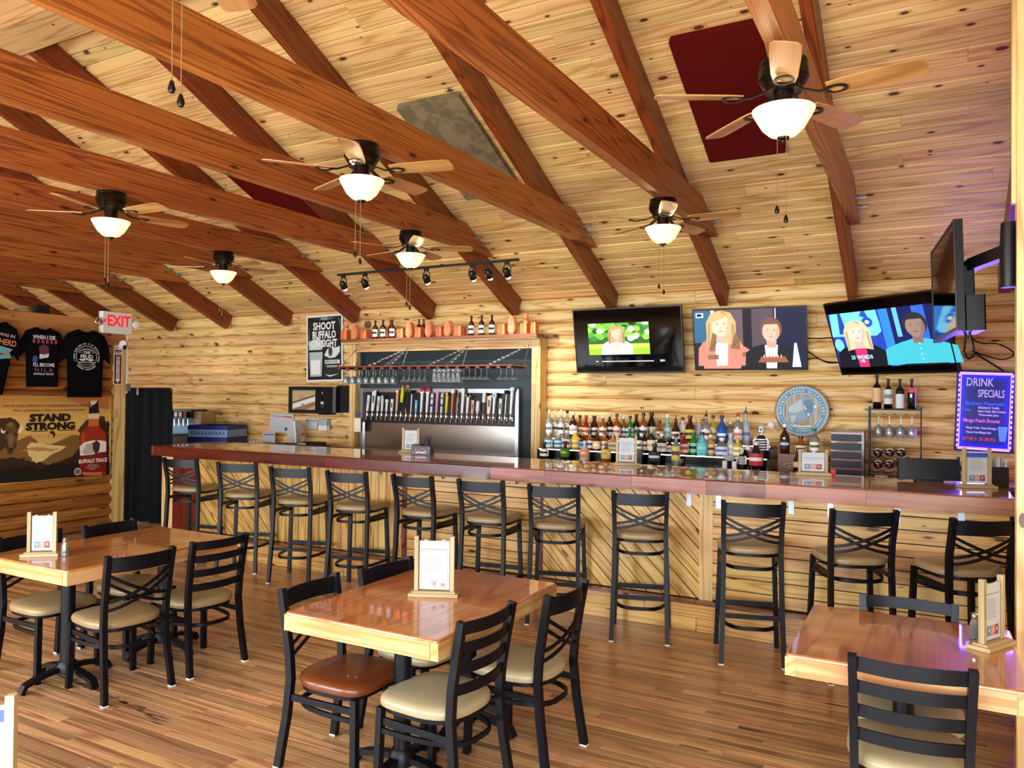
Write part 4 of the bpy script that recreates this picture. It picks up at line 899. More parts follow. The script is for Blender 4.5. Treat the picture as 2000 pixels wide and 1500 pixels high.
for i, (px, ty, shape, c0, c1, w) in enumerate(TAPS):
    x = atY(px, 805, YTH).x; ztop_ = atY(px, ty, YTH).z; z0 = zf - .02; H = ztop_ - zf
    r = thing('beer_tap', '%s beer tap handle, %s from the left on the tap board' % (w, ORD[i]), 'beer tap', (x, YTH, zf), 0, 'beer taps on the steel board')
    part('faucet', MB().tube([(0, .07, -.02), (0, .02, -.02), (0, -.01, -.03), (0, -.02, -.075)], .011, 8).lathe([(.017, 0), (.017, .012)], 10, M=Matrix.Translation((0, .055, -.02)) @ Matrix.Rotation(PI / 2, 4, 'X')).lathe([(.013, -.025), (.015, 0), (.010, .03), (.008, .045)], 10), M_CHROME, r)
    lean = (.02 if i > 2 else .035) * H / .3; A, B_ = flat(c0, 0, .35), flat(c1, 0, .35); b0 = .04
    Mt = Matrix(((1, 0, lean / max(H, .05), 0), (0, 1, 0, 0), (0, 0, 1, 0), (0, 0, 0, 1)))
    def V(mb): mb.v = [tuple(Mt @ Vector(v)) for v in mb.v]; return mb
    if shape in ('slab', 'slab2', 'flare', 'twig'):
        wb, wt = {'slab': (.014, .019), 'slab2': (.013, .02), 'flare': (.018, .03), 'twig': (.012, .016)}[shape]
        pts = [(-wb, b0), (wb, b0), (wt, H * .97), (-wt, H * (1 if shape != 'flare' else .9))]
        if shape == 'twig': pts = [(-.012, b0), (.012, b0), (.016, H * .3), (.004, H * .45), (.02, H * .62), (.01, H * .8), (.024, H), (.006, H * .97), (-.008, H * .75), (.0, H * .6), (-.014, H * .42)]
        part('handle', V(MB().prism(pts, -.009, .009, 'XZ')), A, r, smooth=0)
        part('badge', V(MB().prism(rect(-wb * .6, H * .45, wb * .6, H * .75), -.0105, -.0092, 'XZ')), B_, r, smooth=0)
    elif shape == 'rod':
        part('handle', V(MB().tube([(0, 0, b0), (0, 0, H * .85)], .007, 8).tube([(0, 0, H * .35), (0, 0, H * .75)], .0085, 8)), A, r)
        part('badge', V(MB().lathe([(.008, H * .85), (.026, H * .9), (.03, H), (.0, H)], 12)), B_, r)
    elif shape == 'curve':
        part('handle', MB().bar([(0, 0, b0), (.012, 0, H * .25), (.026, 0, H * .55), (.024, 0, H * .85)], .02, .016, up=(0, 1, 0)), A, r)
        part('badge', MB().sphere((.022, 0, H * .93), .026, 12, 8, 1, .6).bar([(-.004, -.012, b0), (.006, -.012, H * .2)], .02, .004, up=(0, 1, 0)), B_, r)
    elif shape == 'fish':
        part('handle', V(MB().prism([(-.012, H * .42), (.012, H * .42), (.02, H * .6), (.018, H * .8), (.004, H), (-.012, H * .85), (-.018, H * .65)], -.011, .011, 'XZ').prism([(.016, H * .75), (.034, H * .72), (.018, H * .66)], -.004, .004, 'XZ')), A, r, smooth=0)
        part('badge', V(MB().sphere((0, 0, H * .34), .024, 12, 8, 1, .5, .9).tube([(0, 0, b0), (0, 0, H * .3)], .009, 8)), B_, r)
    else:
        top_r = {'ball': .022, 'ball2': .02, 'disc': .022, 'disc2': .024, 'oval': .027, 'sign': .026, 'sign2': .024, 'figure': .02, 'axe': .034, 'can': .026, 'badge': .03}[shape]
        stem = A if shape not in ('disc2', 'sign2', 'axe') else (A if shape == 'disc2' else B_)
        zc = H - top_r * (1.15 if shape != 'oval' else 1.9)
        part('handle', V(MB().prism([(-.011, b0), (.011, b0), (.017, zc), (-.017, zc)], -.009, .009, 'XZ')), stem, r, smooth=0)
        if shape == 'axe': part('badge', V(MB().prism([(-.034, zc), (-.01, zc + .012), (.01, zc + .012), (.034, zc), (.03, H * .95), (.01, H * .9), (-.01, H * .9), (-.03, H)], -.012, .012, 'XZ')), A, r, smooth=0)
        elif shape == 'can': part('badge', V(MB().lathe([(.02, H * .35), (.024, H * .4), (.024, H * .9), (.018, H)], 14)), A, r)
        elif shape == 'sign2': part('badge', V(MB().box(-.02, .02, -.012, .012, H * .6, H)), A, r, smooth=0)
        elif shape == 'figure':
            part('badge', V(MB().sphere((0, 0, H * .45), .022, 10, 8, 1, .7).sphere((0, 0, H * .75), .017, 10, 8)), B_, r)
            part('crest', V(MB().prism([(-.018, H * .8), (.018, H * .8), (.012, H), (0, H * .86), (-.012, H)], -.008, .008, 'XZ')), A, r, smooth=0)
        else:
            part('badge', V(MB().prism(ell(0, zc, top_r, top_r * (1.25 if shape == 'oval' else 1), 18), -.013, .013, 'XZ')), B_ if shape not in ('oval', 'ball', 'ball2') else A, r, smooth=30)
            if shape == 'oval': part('crown', V(MB().prism([(-.018, H * .85), (.018, H * .85), (.026, H + .012), (.009, H * .97), (0, H + .012), (-.009, H * .97), (-.026, H + .012)] if c1.startswith('c') else ell(0, zc, .017, .017, 14), -.0145, -.0132 if not c1.startswith('c') else .008, 'XZ')), B_, r, smooth=0)
            elif shape in ('sign', 'disc', 'disc2', 'badge'): part('emblem', V(MB().prism(ell(0, zc, top_r * .72, top_r * .72, 14), -.0142, -.0131, 'XZ')), flat('f0e4d8' if shape == 'sign' else c0), r, smooth=0)

# ================================================================ hanging glass rack
RY0, RY1 = 7.36, 7.72
rx0, rx1 = atY(657, 716, RY0).x, atY(1000, 716, RY0).x; rz = atY(860, 716, RY0).z
rk = thing('glass_rack', 'red-brown hanging glass rack on chains before the taps', 'glass rack', ((rx0 + rx1) / 2, (RY0 + RY1) / 2, rz))
rw = (rx1 - rx0) / 2; rd = (RY1 - RY0) / 2
W_RACK = wood('rack_red', '7a3a26', '5a2618', '34120a', rough=.35, coat=.3, knots=0, tone=.05)
part('top_board', MB().box(0, 2 * rw, -rd, rd, 0, .018, ch=.003), W_RACK, rk, (-rw, 0, 0), smooth=0)
for k in range(19):
    x = -rw + .04 + k * (2 * rw - .08) / 18
    part('rail', MB().prism([(-.012, -.001), (-.034, -.022), (.034, -.022), (.012, -.001)], -rd, rd, 'XZ'), W_RACK, rk, (x, 0, 0), smooth=0)
for gx in (atY(797, 700, 7.8).x, atY(914, 700, 7.8).x, atY(1033, 700, 7.8).x, atY(697, 700, 7.8).x):
    x = gx - (rx0 + rx1) / 2
    for ex, ey in ((-.28, -rd + .03), (-.06, -rd + .05), (0, rd - .04), (-.2, rd - .05)):
        if gx > -4.3 and ex in (-.06, -.2): continue
        q0 = Vector((min(rw - .02, max(-rw + .02, x + ex)), ey, .018)); q1 = Vector((x, 7.80 - (RY0 + RY1) / 2, ztop - rz + .03)); n = int((q1 - q0).length / .028)
        mb = MB()
        for k in range(n):
            c = q0.lerp(q1, (k + .5) / n); t_ = (q1 - q0).normalized(); sd = t_.cross(Vector((0, 1, 0) if k % 2 else (1, 0, .2))).normalized()
            mb.tube([c + t_ * (.017 * math.cos(a)) + sd * (.0075 * math.sin(a)) for a in [2 * PI * j / 8 for j in range(8)]], .0022, 4, closed=True, up=t_.cross(sd))
        part('chain', mb, M_STEEL, rk)
def hang_glass(label, px, shape, y, group, cache={}):
    if shape not in cache:
        pf = {'wine': [(.034, 0), (.033, -.003), (.004, -.008), (.0035, -.075), (.012, -.085), (.033, -.105), (.037, -.135), (.031, -.175), (.0295, -.175), (.035, -.135), (.031, -.107), (.0, -.09)],
              'martini': [(.036, 0), (.035, -.003), (.004, -.008), (.0035, -.085), (.052, -.15), (.051, -.152), (.0, -.092)],
              'highball': [(.026, 0), (.028, -.012), (.022, -.03), (.03, -.05), (.034, -.15), (.0325, -.15), (.028, -.05), (.0, -.035)],
              'coupe': [(.034, 0), (.033, -.003), (.004, -.008), (.0035, -.075), (.02, -.085), (.045, -.105), (.05, -.125), (.0485, -.125), (.042, -.107), (.0, -.088)]}[shape]
        cache[shape] = MB().lathe(pf, 14).mesh('hanging_glass', 40)
    o = link('hanging_' + ('wine_glass' if shape == 'wine' else shape + '_glass'), cache[shape], M_STEM, None, (atY(px, 735, y).x, y, rz - .0235))
    tag(o, label, 'glass', group)
gi = 0
for px0, px1, n, shape, words in ((676, 768, 8, 'wine', 'round-bowled wine glass'), (789, 830, 5, 'martini', 'martini glass'), (849, 895, 6, 'highball', 'straight highball glass'), (906, 951, 5, 'coupe', 'coupe glass'), (978, 1001, 3, 'coupe', 'end coupe glass')):
    for k in range(n):
        for j, y in enumerate((RY0 + .08, RY0 + .26) if shape in ('wine', 'highball') else (RY0 + .12,)):
            px = px0 + (px1 - px0) * k / max(1, n - 1) + (22 if shape == 'wine' else 0) * 0
            hang_glass('%s hanging upside down, %s from the left of its kind, %s row' % (words, ORD[k], ('front', 'rear')[j]), px + j * 5, shape, y, 'glasses hanging from the rack')
# ================================================================ ceiling fans
FANC = {}
def fan(label, x, y, a0, chain=(.30, .345)):
    r = thing('ceiling_fan', label, 'ceiling fan', (x, y, ZT - .0005), 0, 'ceiling fans with bowl lamps')
    def C(k, fn, s=40):
        if k not in FANC: FANC[k] = fn().mesh(k, s)
        return FANC[k]
    link('housing', C('fan_housing', lambda: MB().lathe([(.0, 0), (.102, 0), (.104, -.012), (.099, -.02), (.108, -.035), (.109, -.075), (.1, -.085), (.1, -.092), (.092, -.098), (.092, -.105), (.082, -.112), (.08, -.135), (.0, -.138)], 28)), M_BRONZE, r)
    link('light_neck', C('fan_neck', lambda: MB().lathe([(.0, -.138), (.045, -.138), (.045, -.2), (.06, -.208), (.06, -.214), (.0, -.214)], 18)), M_BRONZE, r)
    link('bowl', C('fan_bowl', lambda: MB().lathe([(.128, -.212), (.136, -.214), (.132, -.225), (.118, -.25), (.092, -.295), (.06, -.325), (.025, -.338), (.0, -.34)], 28)), M_FROST, r)
    link('finial', C('fan_finial', lambda: MB().lathe([(.0, -.335), (.028, -.336), (.026, -.345), (.01, -.35), (.008, -.36), (.0, -.362)], 14)), M_BRONZE, r)
    for k in range(5):
        a = rad(a0 + 72 * k)
        b = link('blade', C('fan_blade', lambda: MB().prism([(.19, -.045), (.26, -.055), (.45, -.062), (.55, -.06), (.572, -.045), (.578, 0), (.572, .045), (.55, .06), (.45, .062), (.26, .055), (.19, .045)], -.003, .003, M=Matrix.Rotation(rad(-12), 4, 'X')), 0), W_BLADE, r, (0, 0, -.158), (0, 0, a))
        link('blade_iron', C('fan_iron', lambda: MB().bar([(.07, 0, .028), (.11, 0, .012), (.15, 0, -.004), (.19, 0, -.006)], .022, .007).lathe([(.03, -.012), (.045, -.012), (.045, -.006), (.03, -.006), (.03, -.012)], 14, (.225, 0, 0), sx=1.1)), M_BRONZE, b)
    for j, L in enumerate(chain):
        s = (-.02, .018)[j]
        link('pull_chain', C('chain%g%d' % (L, j), lambda: MB().tube([(s, -.03, -.33), (s, -.03, -.345 - L)], .0016, 5)), M_CHAIN, r)
        link('pull_fob', C('fob%g%d' % (L, j), lambda: MB().lathe([(.0, -.345 - L), (.005, -.35 - L), (.011, -.372 - L), (.007, -.382 - L), (.0, -.384 - L)], 10, (s, -.03, 0))), M_BRONZE, r)
    l = bpy.data.lights.new('fan_lamp', 'POINT'); l.energy = 9; l.color = (1, .8, .5); l.shadow_soft_size = .03
    lo = bpy.data.objects.new('fan_lamp', l); COL.objects.link(lo); lo.parent = r; lo.location = (.085, -.02, -.232)
    l = bpy.data.lights.new('fan_lamp', 'POINT'); l.energy = 9; l.color = (1, .8, .5); l.shadow_soft_size = .03
    lo = bpy.data.objects.new('fan_lamp', l); COL.objects.link(lo); lo.parent = r; lo.location = (-.085, .02, -.232)
    return r
for lab, k, y, a in (('ceiling fan nearest the right wall, before the dark red panel', 0, 3.59, -80), ('ceiling fan above the left televisions, over the bar', 1, 5.70, -68), ('ceiling fan hanging above the middle table', 2, 3.63, -58),
                     ('ceiling fan in front of the track lights', 3, 5.80, -46), ('ceiling fan hanging above the left table', 4, 3.65, 2), ('small far ceiling fan nearest the curtain end of the bar', 5, 5.76, -5),
                     ('ceiling fan above the frame, only its two pull chains showing', 1, 1.42, -20)):
    fan(lab, xf(k) + .042, y, a)

# ================================================================ track light
ty, tz = 6.95, 2.63 + SLOPE * (YW - 6.95) - .035
tx0_, tx1_ = atY(660, 535, ty).x, atY(1013, 507, ty).x
tr_ = thing('track_light', 'black track light with six spot heads under the rafters', 'track light', ((tx0_ + tx1_) / 2, ty, tz))
part('track', MB().box((tx0_ - tx1_) / 2, (tx1_ - tx0_) / 2, -.018, .018, 0, .022).box(-.5, -.3, -.03, .03, .022, .03), M_BLACKP, tr_, smooth=0)
M_BULB = mat('spot_bulb', 'fff8ec', .4, emit=22)
Mh = Matrix.Rotation(rad(38), 4, 'X')
for px in (671, 713, 833, 923, 955, 990):
    x = atY(px, 520, ty).x - (tx0_ + tx1_) / 2
    h = part('spot_head', MB().lathe([(.0, .05), (.026, .048), (.036, .03), (.04, -.04), (.037, -.045), (.03, -.02), (.0, -.015)], 16, M=Matrix.Translation((x, 0, -.115)) @ Mh), M_BLACKP, tr_)
    part('spot_yoke', MB().box(x - .025, x + .025, -.014, .014, -.03, 0).bar([(x - .018, 0, -.03), (x - .046, 0, -.06), (x - .044, .0, -.115)], .012, .003, up=(0, 1, 0)).bar([(x + .018, 0, -.03), (x + .046, 0, -.06), (x + .044, .0, -.115)], .012, .003, up=(0, 1, 0)), M_BLACKP, h)
    p = Mh @ Vector((0, 0, -.04)); part('bulb', MB().sphere((x + p.x, p.y, -.115 + p.z), .031, 14, 8), M_BULB, h)
    l = bpy.data.lights.new('spot_beam', 'SPOT'); l.energy = 26; l.spot_size = rad(75); l.spot_blend = .9; l.color = (1, .93, .82); l.shadow_soft_size = .03
    lo = bpy.data.objects.new('spot_beam', l); COL.objects.link(lo); d = Mh @ Vector((0, 0, -1)); lo.parent = tr_; lo.location = (x + d.x * .09, d.y * .09, -.115 + d.z * .09); lo.rotation_euler = (rad(38), 0, 0)

# ================================================================ sound panels on the ceiling
def cpanel(label, x0, x1, y0, y1, m):
    ym = (y0 + y1) / 2; L = (y1 - y0) / CT; w = x1 - x0
    o = solo('acoustic_panel', label, 'acoustic panel', MB().box(-w / 2, w / 2, -L / 2, L / 2, -.05, -.002, ch=.015), m, ((x0 + x1) / 2, ym, zceil(ym)), (-TH, 0, 0), 'sound panels on the ceiling', smooth=0)
    return o
M_RED = mat('dark_red_fabric', '5a0d06', .85, spec=.15)
def mottled(key, a, b_):
    m = mat(key, a, .9); nt = m.node_tree; n = nt.nodes.new('ShaderNodeTexNoise'); n.inputs['Scale'].default_value = 9; n.inputs['Detail'].default_value = 4
    rp = nt.nodes.new('ShaderNodeValToRGB'); rp.color_ramp.elements[0].color = lin(a); rp.color_ramp.elements[1].color = lin(b_); rp.color_ramp.elements[0].position = .42; rp.color_ramp.elements[1].position = .58
    tc = nt.nodes.new('ShaderNodeTexCoord'); nt.links.new(tc.outputs['Object'], n.inputs['Vector']); nt.links.new(n.outputs['Fac'], rp.inputs['Fac']); nt.links.new(rp.outputs['Color'], nt.nodes['Principled BSDF'].inputs['Base Color']); return m
cpanel('dark red sound panel behind the fan at the right', -1.60, -1.0, 5.15, 6.30, M_RED)
cpanel('mottled grey-tan sound panel above the middle tie beam', -3.98, -3.36, 5.22, 6.36, mottled('grey_panel', '8a7a58', '6e6248'))
cpanel('dark red sound panel half hidden behind the left tie beams', -6.42, -5.80, 5.22, 6.38, M_RED)

# ================================================================ televisions
def tv(label, loc, yaw, tilt, w, h, shapes, texts=(), name='television', off=False, refl=False, emit=.62):
    r = thing(name, label, 'television', loc, rad(yaw), 'televisions', rx=0)
    r.rotation_mode = 'XYZ'; r.rotation_euler = (rad(tilt), 0, rad(yaw))
    part('casing', MB().box(-w / 2, w / 2, .0, .035, -h / 2, h / 2, ch=.002).box(-w * .3, w * .3, .035, .07, -h * .38, h * .12, ch=.01), mat('tv_casing', '050506', .4, spec=.3), r, smooth=0)
    b = .012
    sc = part('screen', MB().box(-w / 2 + b, w / 2 - b, -.003, .0, -h / 2 + b * 1.6, h / 2 - b), mat('tv_screen', '020306', .05, spec=.4), r, smooth=0)
    part('bezel', MB().box(-w / 2, w / 2, -.007, 0, h / 2 - b + .0005, h / 2).box(-w / 2, w / 2, -.007, 0, -h / 2, -h / 2 + b * 1.6 - .0005).box(-w / 2, -w / 2 + b - .0005, -.007, 0, -h / 2 + b * 1.6, h / 2 - b).box(w / 2 - b + .0005, w / 2, -.007, 0, -h / 2 + b * 1.6, h / 2 - b), M_BLACKP, r, smooth=0)
    if shapes: art('picture', sc, shapes, y=-.0032, emit=emit, sx=w - 2 * b, sz=h - 2.6 * b, ox=-w / 2 + b, oz=-h / 2 + b * 1.6, step=.00012)
    for s, u, v, size, col in texts: text(sc, s, size, flat(col, emit), -w / 2 + b + u * (w - 2 * b), -h / 2 + b * 1.6 + v * (h - 2.6 * b), -.0075, .0012)
    return r
def person(cx, base, s, skin, hair, top, long=True, inner=None, w=1.0, asp=.575):
    """head and shoulders of a televised figure; s = head height as a share of the picture height"""
    q = s * asp; z = base; o = []
    o.append((top, [(cx - 1.15 * q * w, z), (cx + 1.15 * q * w, z), (cx + 1.1 * q * w, z + .75 * s), (cx + .75 * q, z + 1.02 * s), (cx + .25 * q, z + 1.16 * s), (cx - .25 * q, z + 1.16 * s), (cx - .75 * q, z + 1.02 * s), (cx - 1.1 * q * w, z + .75 * s)]))
    if inner: o.append((inner, [(cx - .22 * q, z), (cx + .22 * q, z), (cx + .28 * q, z + 1.1 * s), (cx - .28 * q, z + 1.1 * s)]))
    hc = z + 1.75 * s
    if long: o.append((hair, [(cx - .58 * q, z + .85 * s), (cx - .2 * q, z + .95 * s), (cx + .2 * q, z + .95 * s), (cx + .58 * q, z + .85 * s), (cx + .6 * q, hc + .1 * s), (cx + .4 * q, hc + .5 * s), (cx, hc + .62 * s), (cx - .4 * q, hc + .5 * s), (cx - .6 * q, hc + .1 * s)]))
    else: o.append((hair, ell(cx, hc + .08 * s, .47 * q, .54 * s, 18)))
    o.append((skin, [(cx - .2 * q, z + .95 * s), (cx + .2 * q, z + .95 * s), (cx + .18 * q, hc - .3 * s), (cx - .18 * q, hc - .3 * s)]))
    o.append((skin, ell(cx, hc - .03 * s, .37 * q, .48 * s, 18)))
    if long: o.append((hair, [(cx - .38 * q, hc + .1 * s), (cx - .3 * q, hc + .46 * s), (cx + .3 * q, hc + .5 * s), (cx + .4 * q, hc + .1 * s), (cx + .2 * q, hc + .34 * s)]))
    else: o.append((hair, [(cx - .4 * q, hc + .18 * s), (cx - .3 * q, hc + .5 * s), (cx + .3 * q, hc + .5 * s), (cx + .4 * q, hc + .18 * s), (cx + .25 * q, hc + .3 * s), (cx - .25 * q, hc + .3 * s)]))
    def dk(c, f): return '%02x%02x%02x' % tuple(int(int(c[k:k + 2], 16) * f) for k in (0, 2, 4))
    o.append((dk(skin, .86), [[(cx + .12 * q, hc - .48 * s), (cx + .3 * q, hc - .28 * s), (cx + .37 * q, hc), (cx + .3 * q, hc + .28 * s), (cx + .24 * q, hc)], [(cx - .19 * q, z + .98 * s), (cx + .19 * q, z + .98 * s), (cx + .2 * q, hc - .42 * s), (cx, hc - .52 * s), (cx - .2 * q, hc - .42 * s)]]))
    if long: o.append((dk(hair, .8), [[(cx - .56 * q, z + .88 * s), (cx - .46 * q, z + .9 * s), (cx - .42 * q, hc + .1 * s), (cx - .52 * q, hc + .05 * s)], [(cx + .56 * q, z + .88 * s), (cx + .44 * q, z + .92 * s), (cx + .42 * q, hc), (cx + .54 * q, hc + .05 * s)], [(cx - .05 * q, hc + .6 * s), (cx + .05 * q, hc + .6 * s), (cx + .3 * q, hc + .4 * s), (cx + .1 * q, hc + .45 * s)]]))
    o.append(('3a2a24', [ell(cx - .14 * q, hc + .03 * s, .038 * q, .02 * s, 8), ell(cx + .14 * q, hc + .03 * s, .038 * q, .02 * s, 8)]))
    o.append((dk(skin, .62), [rect(cx - .2 * q, hc + .1 * s, cx - .08 * q, hc + .116 * s), rect(cx + .08 * q, hc + .1 * s, cx + .2 * q, hc + .116 * s), [(cx - .04 * q, hc - .13 * s), (cx + .05 * q, hc - .13 * s), (cx + .03 * q, hc - .10 * s)]]))
    o.append((dk(skin, .72), [ell(cx, hc - .27 * s, .11 * q, .03 * s, 10)]))
    return o
# first: small park picture in a black menu screen
def sub(shapes, u0, v0, u1, v1): return [(c, [[(u0 + p[0] * (u1 - u0), v0 + p[1] * (v1 - v0)) for p in pg] for pg in (pts if isinstance(pts[0], list) else [pts])]) for c, pts in shapes]
park = [('8ac828', rect(0, 0, 1, .32)), ('b0e04a', rect(0, .2, 1, .34)), ('2a5a1c', rect(0, .34, 1, .62)), ('4a9a28', rect(0, .55, 1, 1))]
park += [(c, [ell(RND.random(), .5 + .5 * RND.random(), .06, .09, 8) for _ in range(9)]) for c in ('1c4416', '6ab838', '3a7a24', '8ad040', 'c8ecd8')]
park = [(c, [[(min(1, max(0, x)), min(1, max(0, z))) for x, z in pg] for pg in (pts if isinstance(pts[0], list) else [pts])]) for c, pts in park]
park += person(.47, 0, .40, 'e0b49a', 'b09060', 'b8c8d8', True, 'd8b8a8')
tv('television with a small park scene on a black screen, leftmost', (-2.879, 7.851, 2.346), -.4, 11.5, 1.225, .707, sub(park, .13, .27, .71, .78) + [('d8d8d8', rect(.25, .155, .74, .168)), ('d8d8d8', rect(.19, .155, .215, .168)), ('e8e8e8', [rect(.80, .15, .812, .18), rect(.818, .15, .83, .18), rect(.836, .15, .84, .18)])])
s2 = [('141420', rect(0, 0, 1, 1)), ('2a5a78', rect(0, .45, .19, 1)), ('5a4a50', rect(.19, .3, .45, 1)), ('4a4048', rect(.52, .2, .72, 1)), ('0c0c14', rect(.45, 0, .53, 1)), ('0e1230', rect(.74, .1, 1, 1)), ('b8c4d8', rect(.735, .4, .745, 1)), ('d8d8d8', rect(.02, .88, .09, .96)), ('101010', rect(.03, .9, .075, .945)), ('c8d8e8', rect(.16, .86, .19, 1))]
s2 += [('e07868', [(.08, .0), (.42, 0), (.47, .3), (.40, .55), (.12, .55), (.05, .3)]), ('e07868', [(.40, .45), (.52, .3), (.5, .18), (.4, .28)])] + person(.25, .05, .40, 'e8b8a0', 'c8a06a', 'e07868', True, 'e8d4d0', .85)
s2 += [('7a5a3a', [[(.13, .3), (.17, .62), (.21, .58), (.19, .3)], [(.33, .35), (.38, .62), (.42, .5), (.42, .32)], rect(.12, .16, .22, .24), rect(.44, .2, .52, .28)]), ('3a2418', [ell(.15 + .013 * k, .34 + .03 * (k % 7), .005, .01, 6) for k in range(5)] + [ell(.36 + .012 * k, .38 + .03 * (k % 5), .005, .01, 6) for k in range(5)])]
s2 += person(.70, .0, .36, 'e0a890', '6a4434', '0c0c10', False, 'c8ccdc') + [('8a5038', [(.58, .1), (.85, .1), (.82, .2), (.61, .2)]), ('d8a8a0', [rect(.63 + .03 * k, .18, .64 + .03 * k, .23) for k in range(6)]), ('b8bce8', [(.88, .02), (.96, .02), (.92, .42), (.90, .42)])]
tv('television showing two women, one in a coral coat', (-1.623, 7.951, 2.332), 2.5, 14.2, 1.106, .637, s2)
s3 = [('1a3aa0', rect(0, 0, 1, 1)), ('2a78d0', rect(.48, 0, .56, 1)), ('6ac8f0', [(0, .62), (.02, 1), (.46, 1), (.47, .62), (.42, .55), (0, .58)]), ('1a3aa0', [[(.075, .62), (.1, 1), (.125, 1), (.15, .62)], [(.0, .3), (.0, .52), (.06, .55), (.1, .45), (.06, .32)]]), ('6ac8f0', [ell(.045, .42, .045, .12, 14), ell(.36, .78, .11, .2, 18)]), ('1a4ab0', [ell(.36, .8, .05, .09, 14), [(.30, .92), (.33, 1), (.36, 1), (.38, .86)]]), ('e8f4fc', ell(.36, .8, .02, .035, 12)),
      ('0c1450', rect(.56, 0, 1, 1)), ('2a5ac0', rect(.76, .0, .86, 1)), ('5ab0e8', rect(.60, .5, .64, 1))]
s3 += person(.24, .0, .36, 'd8bcb0', 'c8b890', '0a0c18', True, 'e02a60') + person(.76, .02, .37, '8a7068', '20242c', '3aa8b8', False, None, 1.25)
s3 += [('0c0c10', rect(.60, .0, .96, .03)), ('e8f0f8', [ell(.765, .1 + .09 * k, .006, .01, 6) for k in range(4)])]
tv('large television showing a quiz with a woman and a man in a teal shirt', (-.329, 7.02, 2.265), -37, 20.4, 1.11, .66, [(c, [[(p[0], .08 + p[1] * .78) for p in pg] for pg in (pts if isinstance(pts[0], list) else [pts])]) for c, pts in s3], [('25 WORDS', .235, .22, .045, '8ae0f8'), ('OR', .235, .165, .032, '8ae0f8')])
t4 = tv('switched-off television seen edge-on at the right, on a wall arm', (.055, 4.928, 2.375), -84, 1.6, .97, .56, None)
part('rear_box', MB().box(-.42, .35, .036, .10, -.2, .06, ch=.006).box(.12, .45, .036, .13, -.28, -.1, ch=.008), mat('tv_casing', '050506', .4, spec=.3), t4, smooth=0)
part('port_strip', MB().box(-.2, .2, .1005, .103, -.06, -.045), flat('c8ccd0'), t4, smooth=0)
arm = thing('swivel_mount', 'black swivel arm holding the edge-on television', 'tv mount', (.333, 4.215, 2.42))
part('plate', MB().box(.0, .018, -.06, .06, -.13, .13).lathe([(.035, -.15), (.04, 0), (.035, .15)], 12, (-.02, 0, 0)), M_BLACKP, arm, smooth=30)
part('arm', MB().bar([(-.03, .02, .02), (-.15, .35, .02), (-.19, .68, .02)], .05, .06), M_BLACKP, arm, smooth=0)
part('head', MB().box(-.24, -.20, .6, .78, -.09, .10), M_BLACKP, arm, smooth=0)
for nm, lab, loc, w in (('tv_bracket', 'black bracket behind the leftmost television', (-2.88, 7.93, 2.33), .3), ('tv_bracket', 'black bracket behind the television with two women', (-1.62, 8.02, 2.33), .3)):
    solo(nm, lab, 'tv mount', MB().box(-w / 2, w / 2, -.0, YW - .02 - loc[1] - .02, -.12, .12), M_BLACKP, loc, group='tv brackets', smooth=0)
a3 = thing('tv_bracket', 'black swivel bracket behind the quiz television', 'tv mount', (-.1, 8.06, 2.26), 0, 'tv brackets')
part('plate', MB().box(-.12, .12, -.02, .0, -.12, .12), M_BLACKP, a3, smooth=0)
part('arm', MB().bar([(0, -.02, 0), (.25, -.45, 0), (-.183, -.965, .0)], .05, .06), M_BLACKP, a3, smooth=0)
def cable(label, pts, r=.006):
    pts = [Vector(p) for p in pts]; out = []
    for i in range(len(pts) - 1):
        p0, p1, p2, p3 = pts[max(0, i - 1)], pts[i], pts[i + 1], pts[min(len(pts) - 1, i + 2)]
        for k in range(6):
            t = k / 6; out.append(.5 * ((2 * p1) + (p2 - p0) * t + (2 * p0 - 5 * p1 + 4 * p2 - p3) * t * t + (3 * p1 - p0 - 3 * p2 + p3) * t ** 3))
    out.append(pts[-1]); solo('cable', label, 'cable', MB().tube(out, r, 6), M_BLACKP, group='black cables between the televisions')
def wp(x, y, Y=8.045): return atY(x, y, Y)
cable('black cable running level between the second and third televisions', [wp(1560, 660), wp(1600, 661), wp(1640, 658)])
cable('black cable drooping between the second and third televisions', [wp(1570, 680), wp(1590, 695), wp(1612, 706), wp(1650, 708)])
cable('lower black cable sagging to the third television', [wp(1570, 704), wp(1595, 700), wp(1620, 709), wp(1660, 705)])
cable('black cable loop right of the quiz television', [wp(1890, 655), wp(1915, 670), wp(1950, 672), wp(1980, 690), wp(1960, 702), wp(1925, 695), wp(1900, 685)])
cable('black cable hanging beside the edge-on television', [wp(1886, 650, 4.72), wp(1883, 688, 4.72), wp(1892, 700, 4.72), wp(1902, 688, 4.72), wp(1893, 650, 4.72)], .008)
cable('black cable falling to the lit board', [wp(1905, 690), wp(1930, 706), wp(1955, 722), wp(1970, 735)], .008)
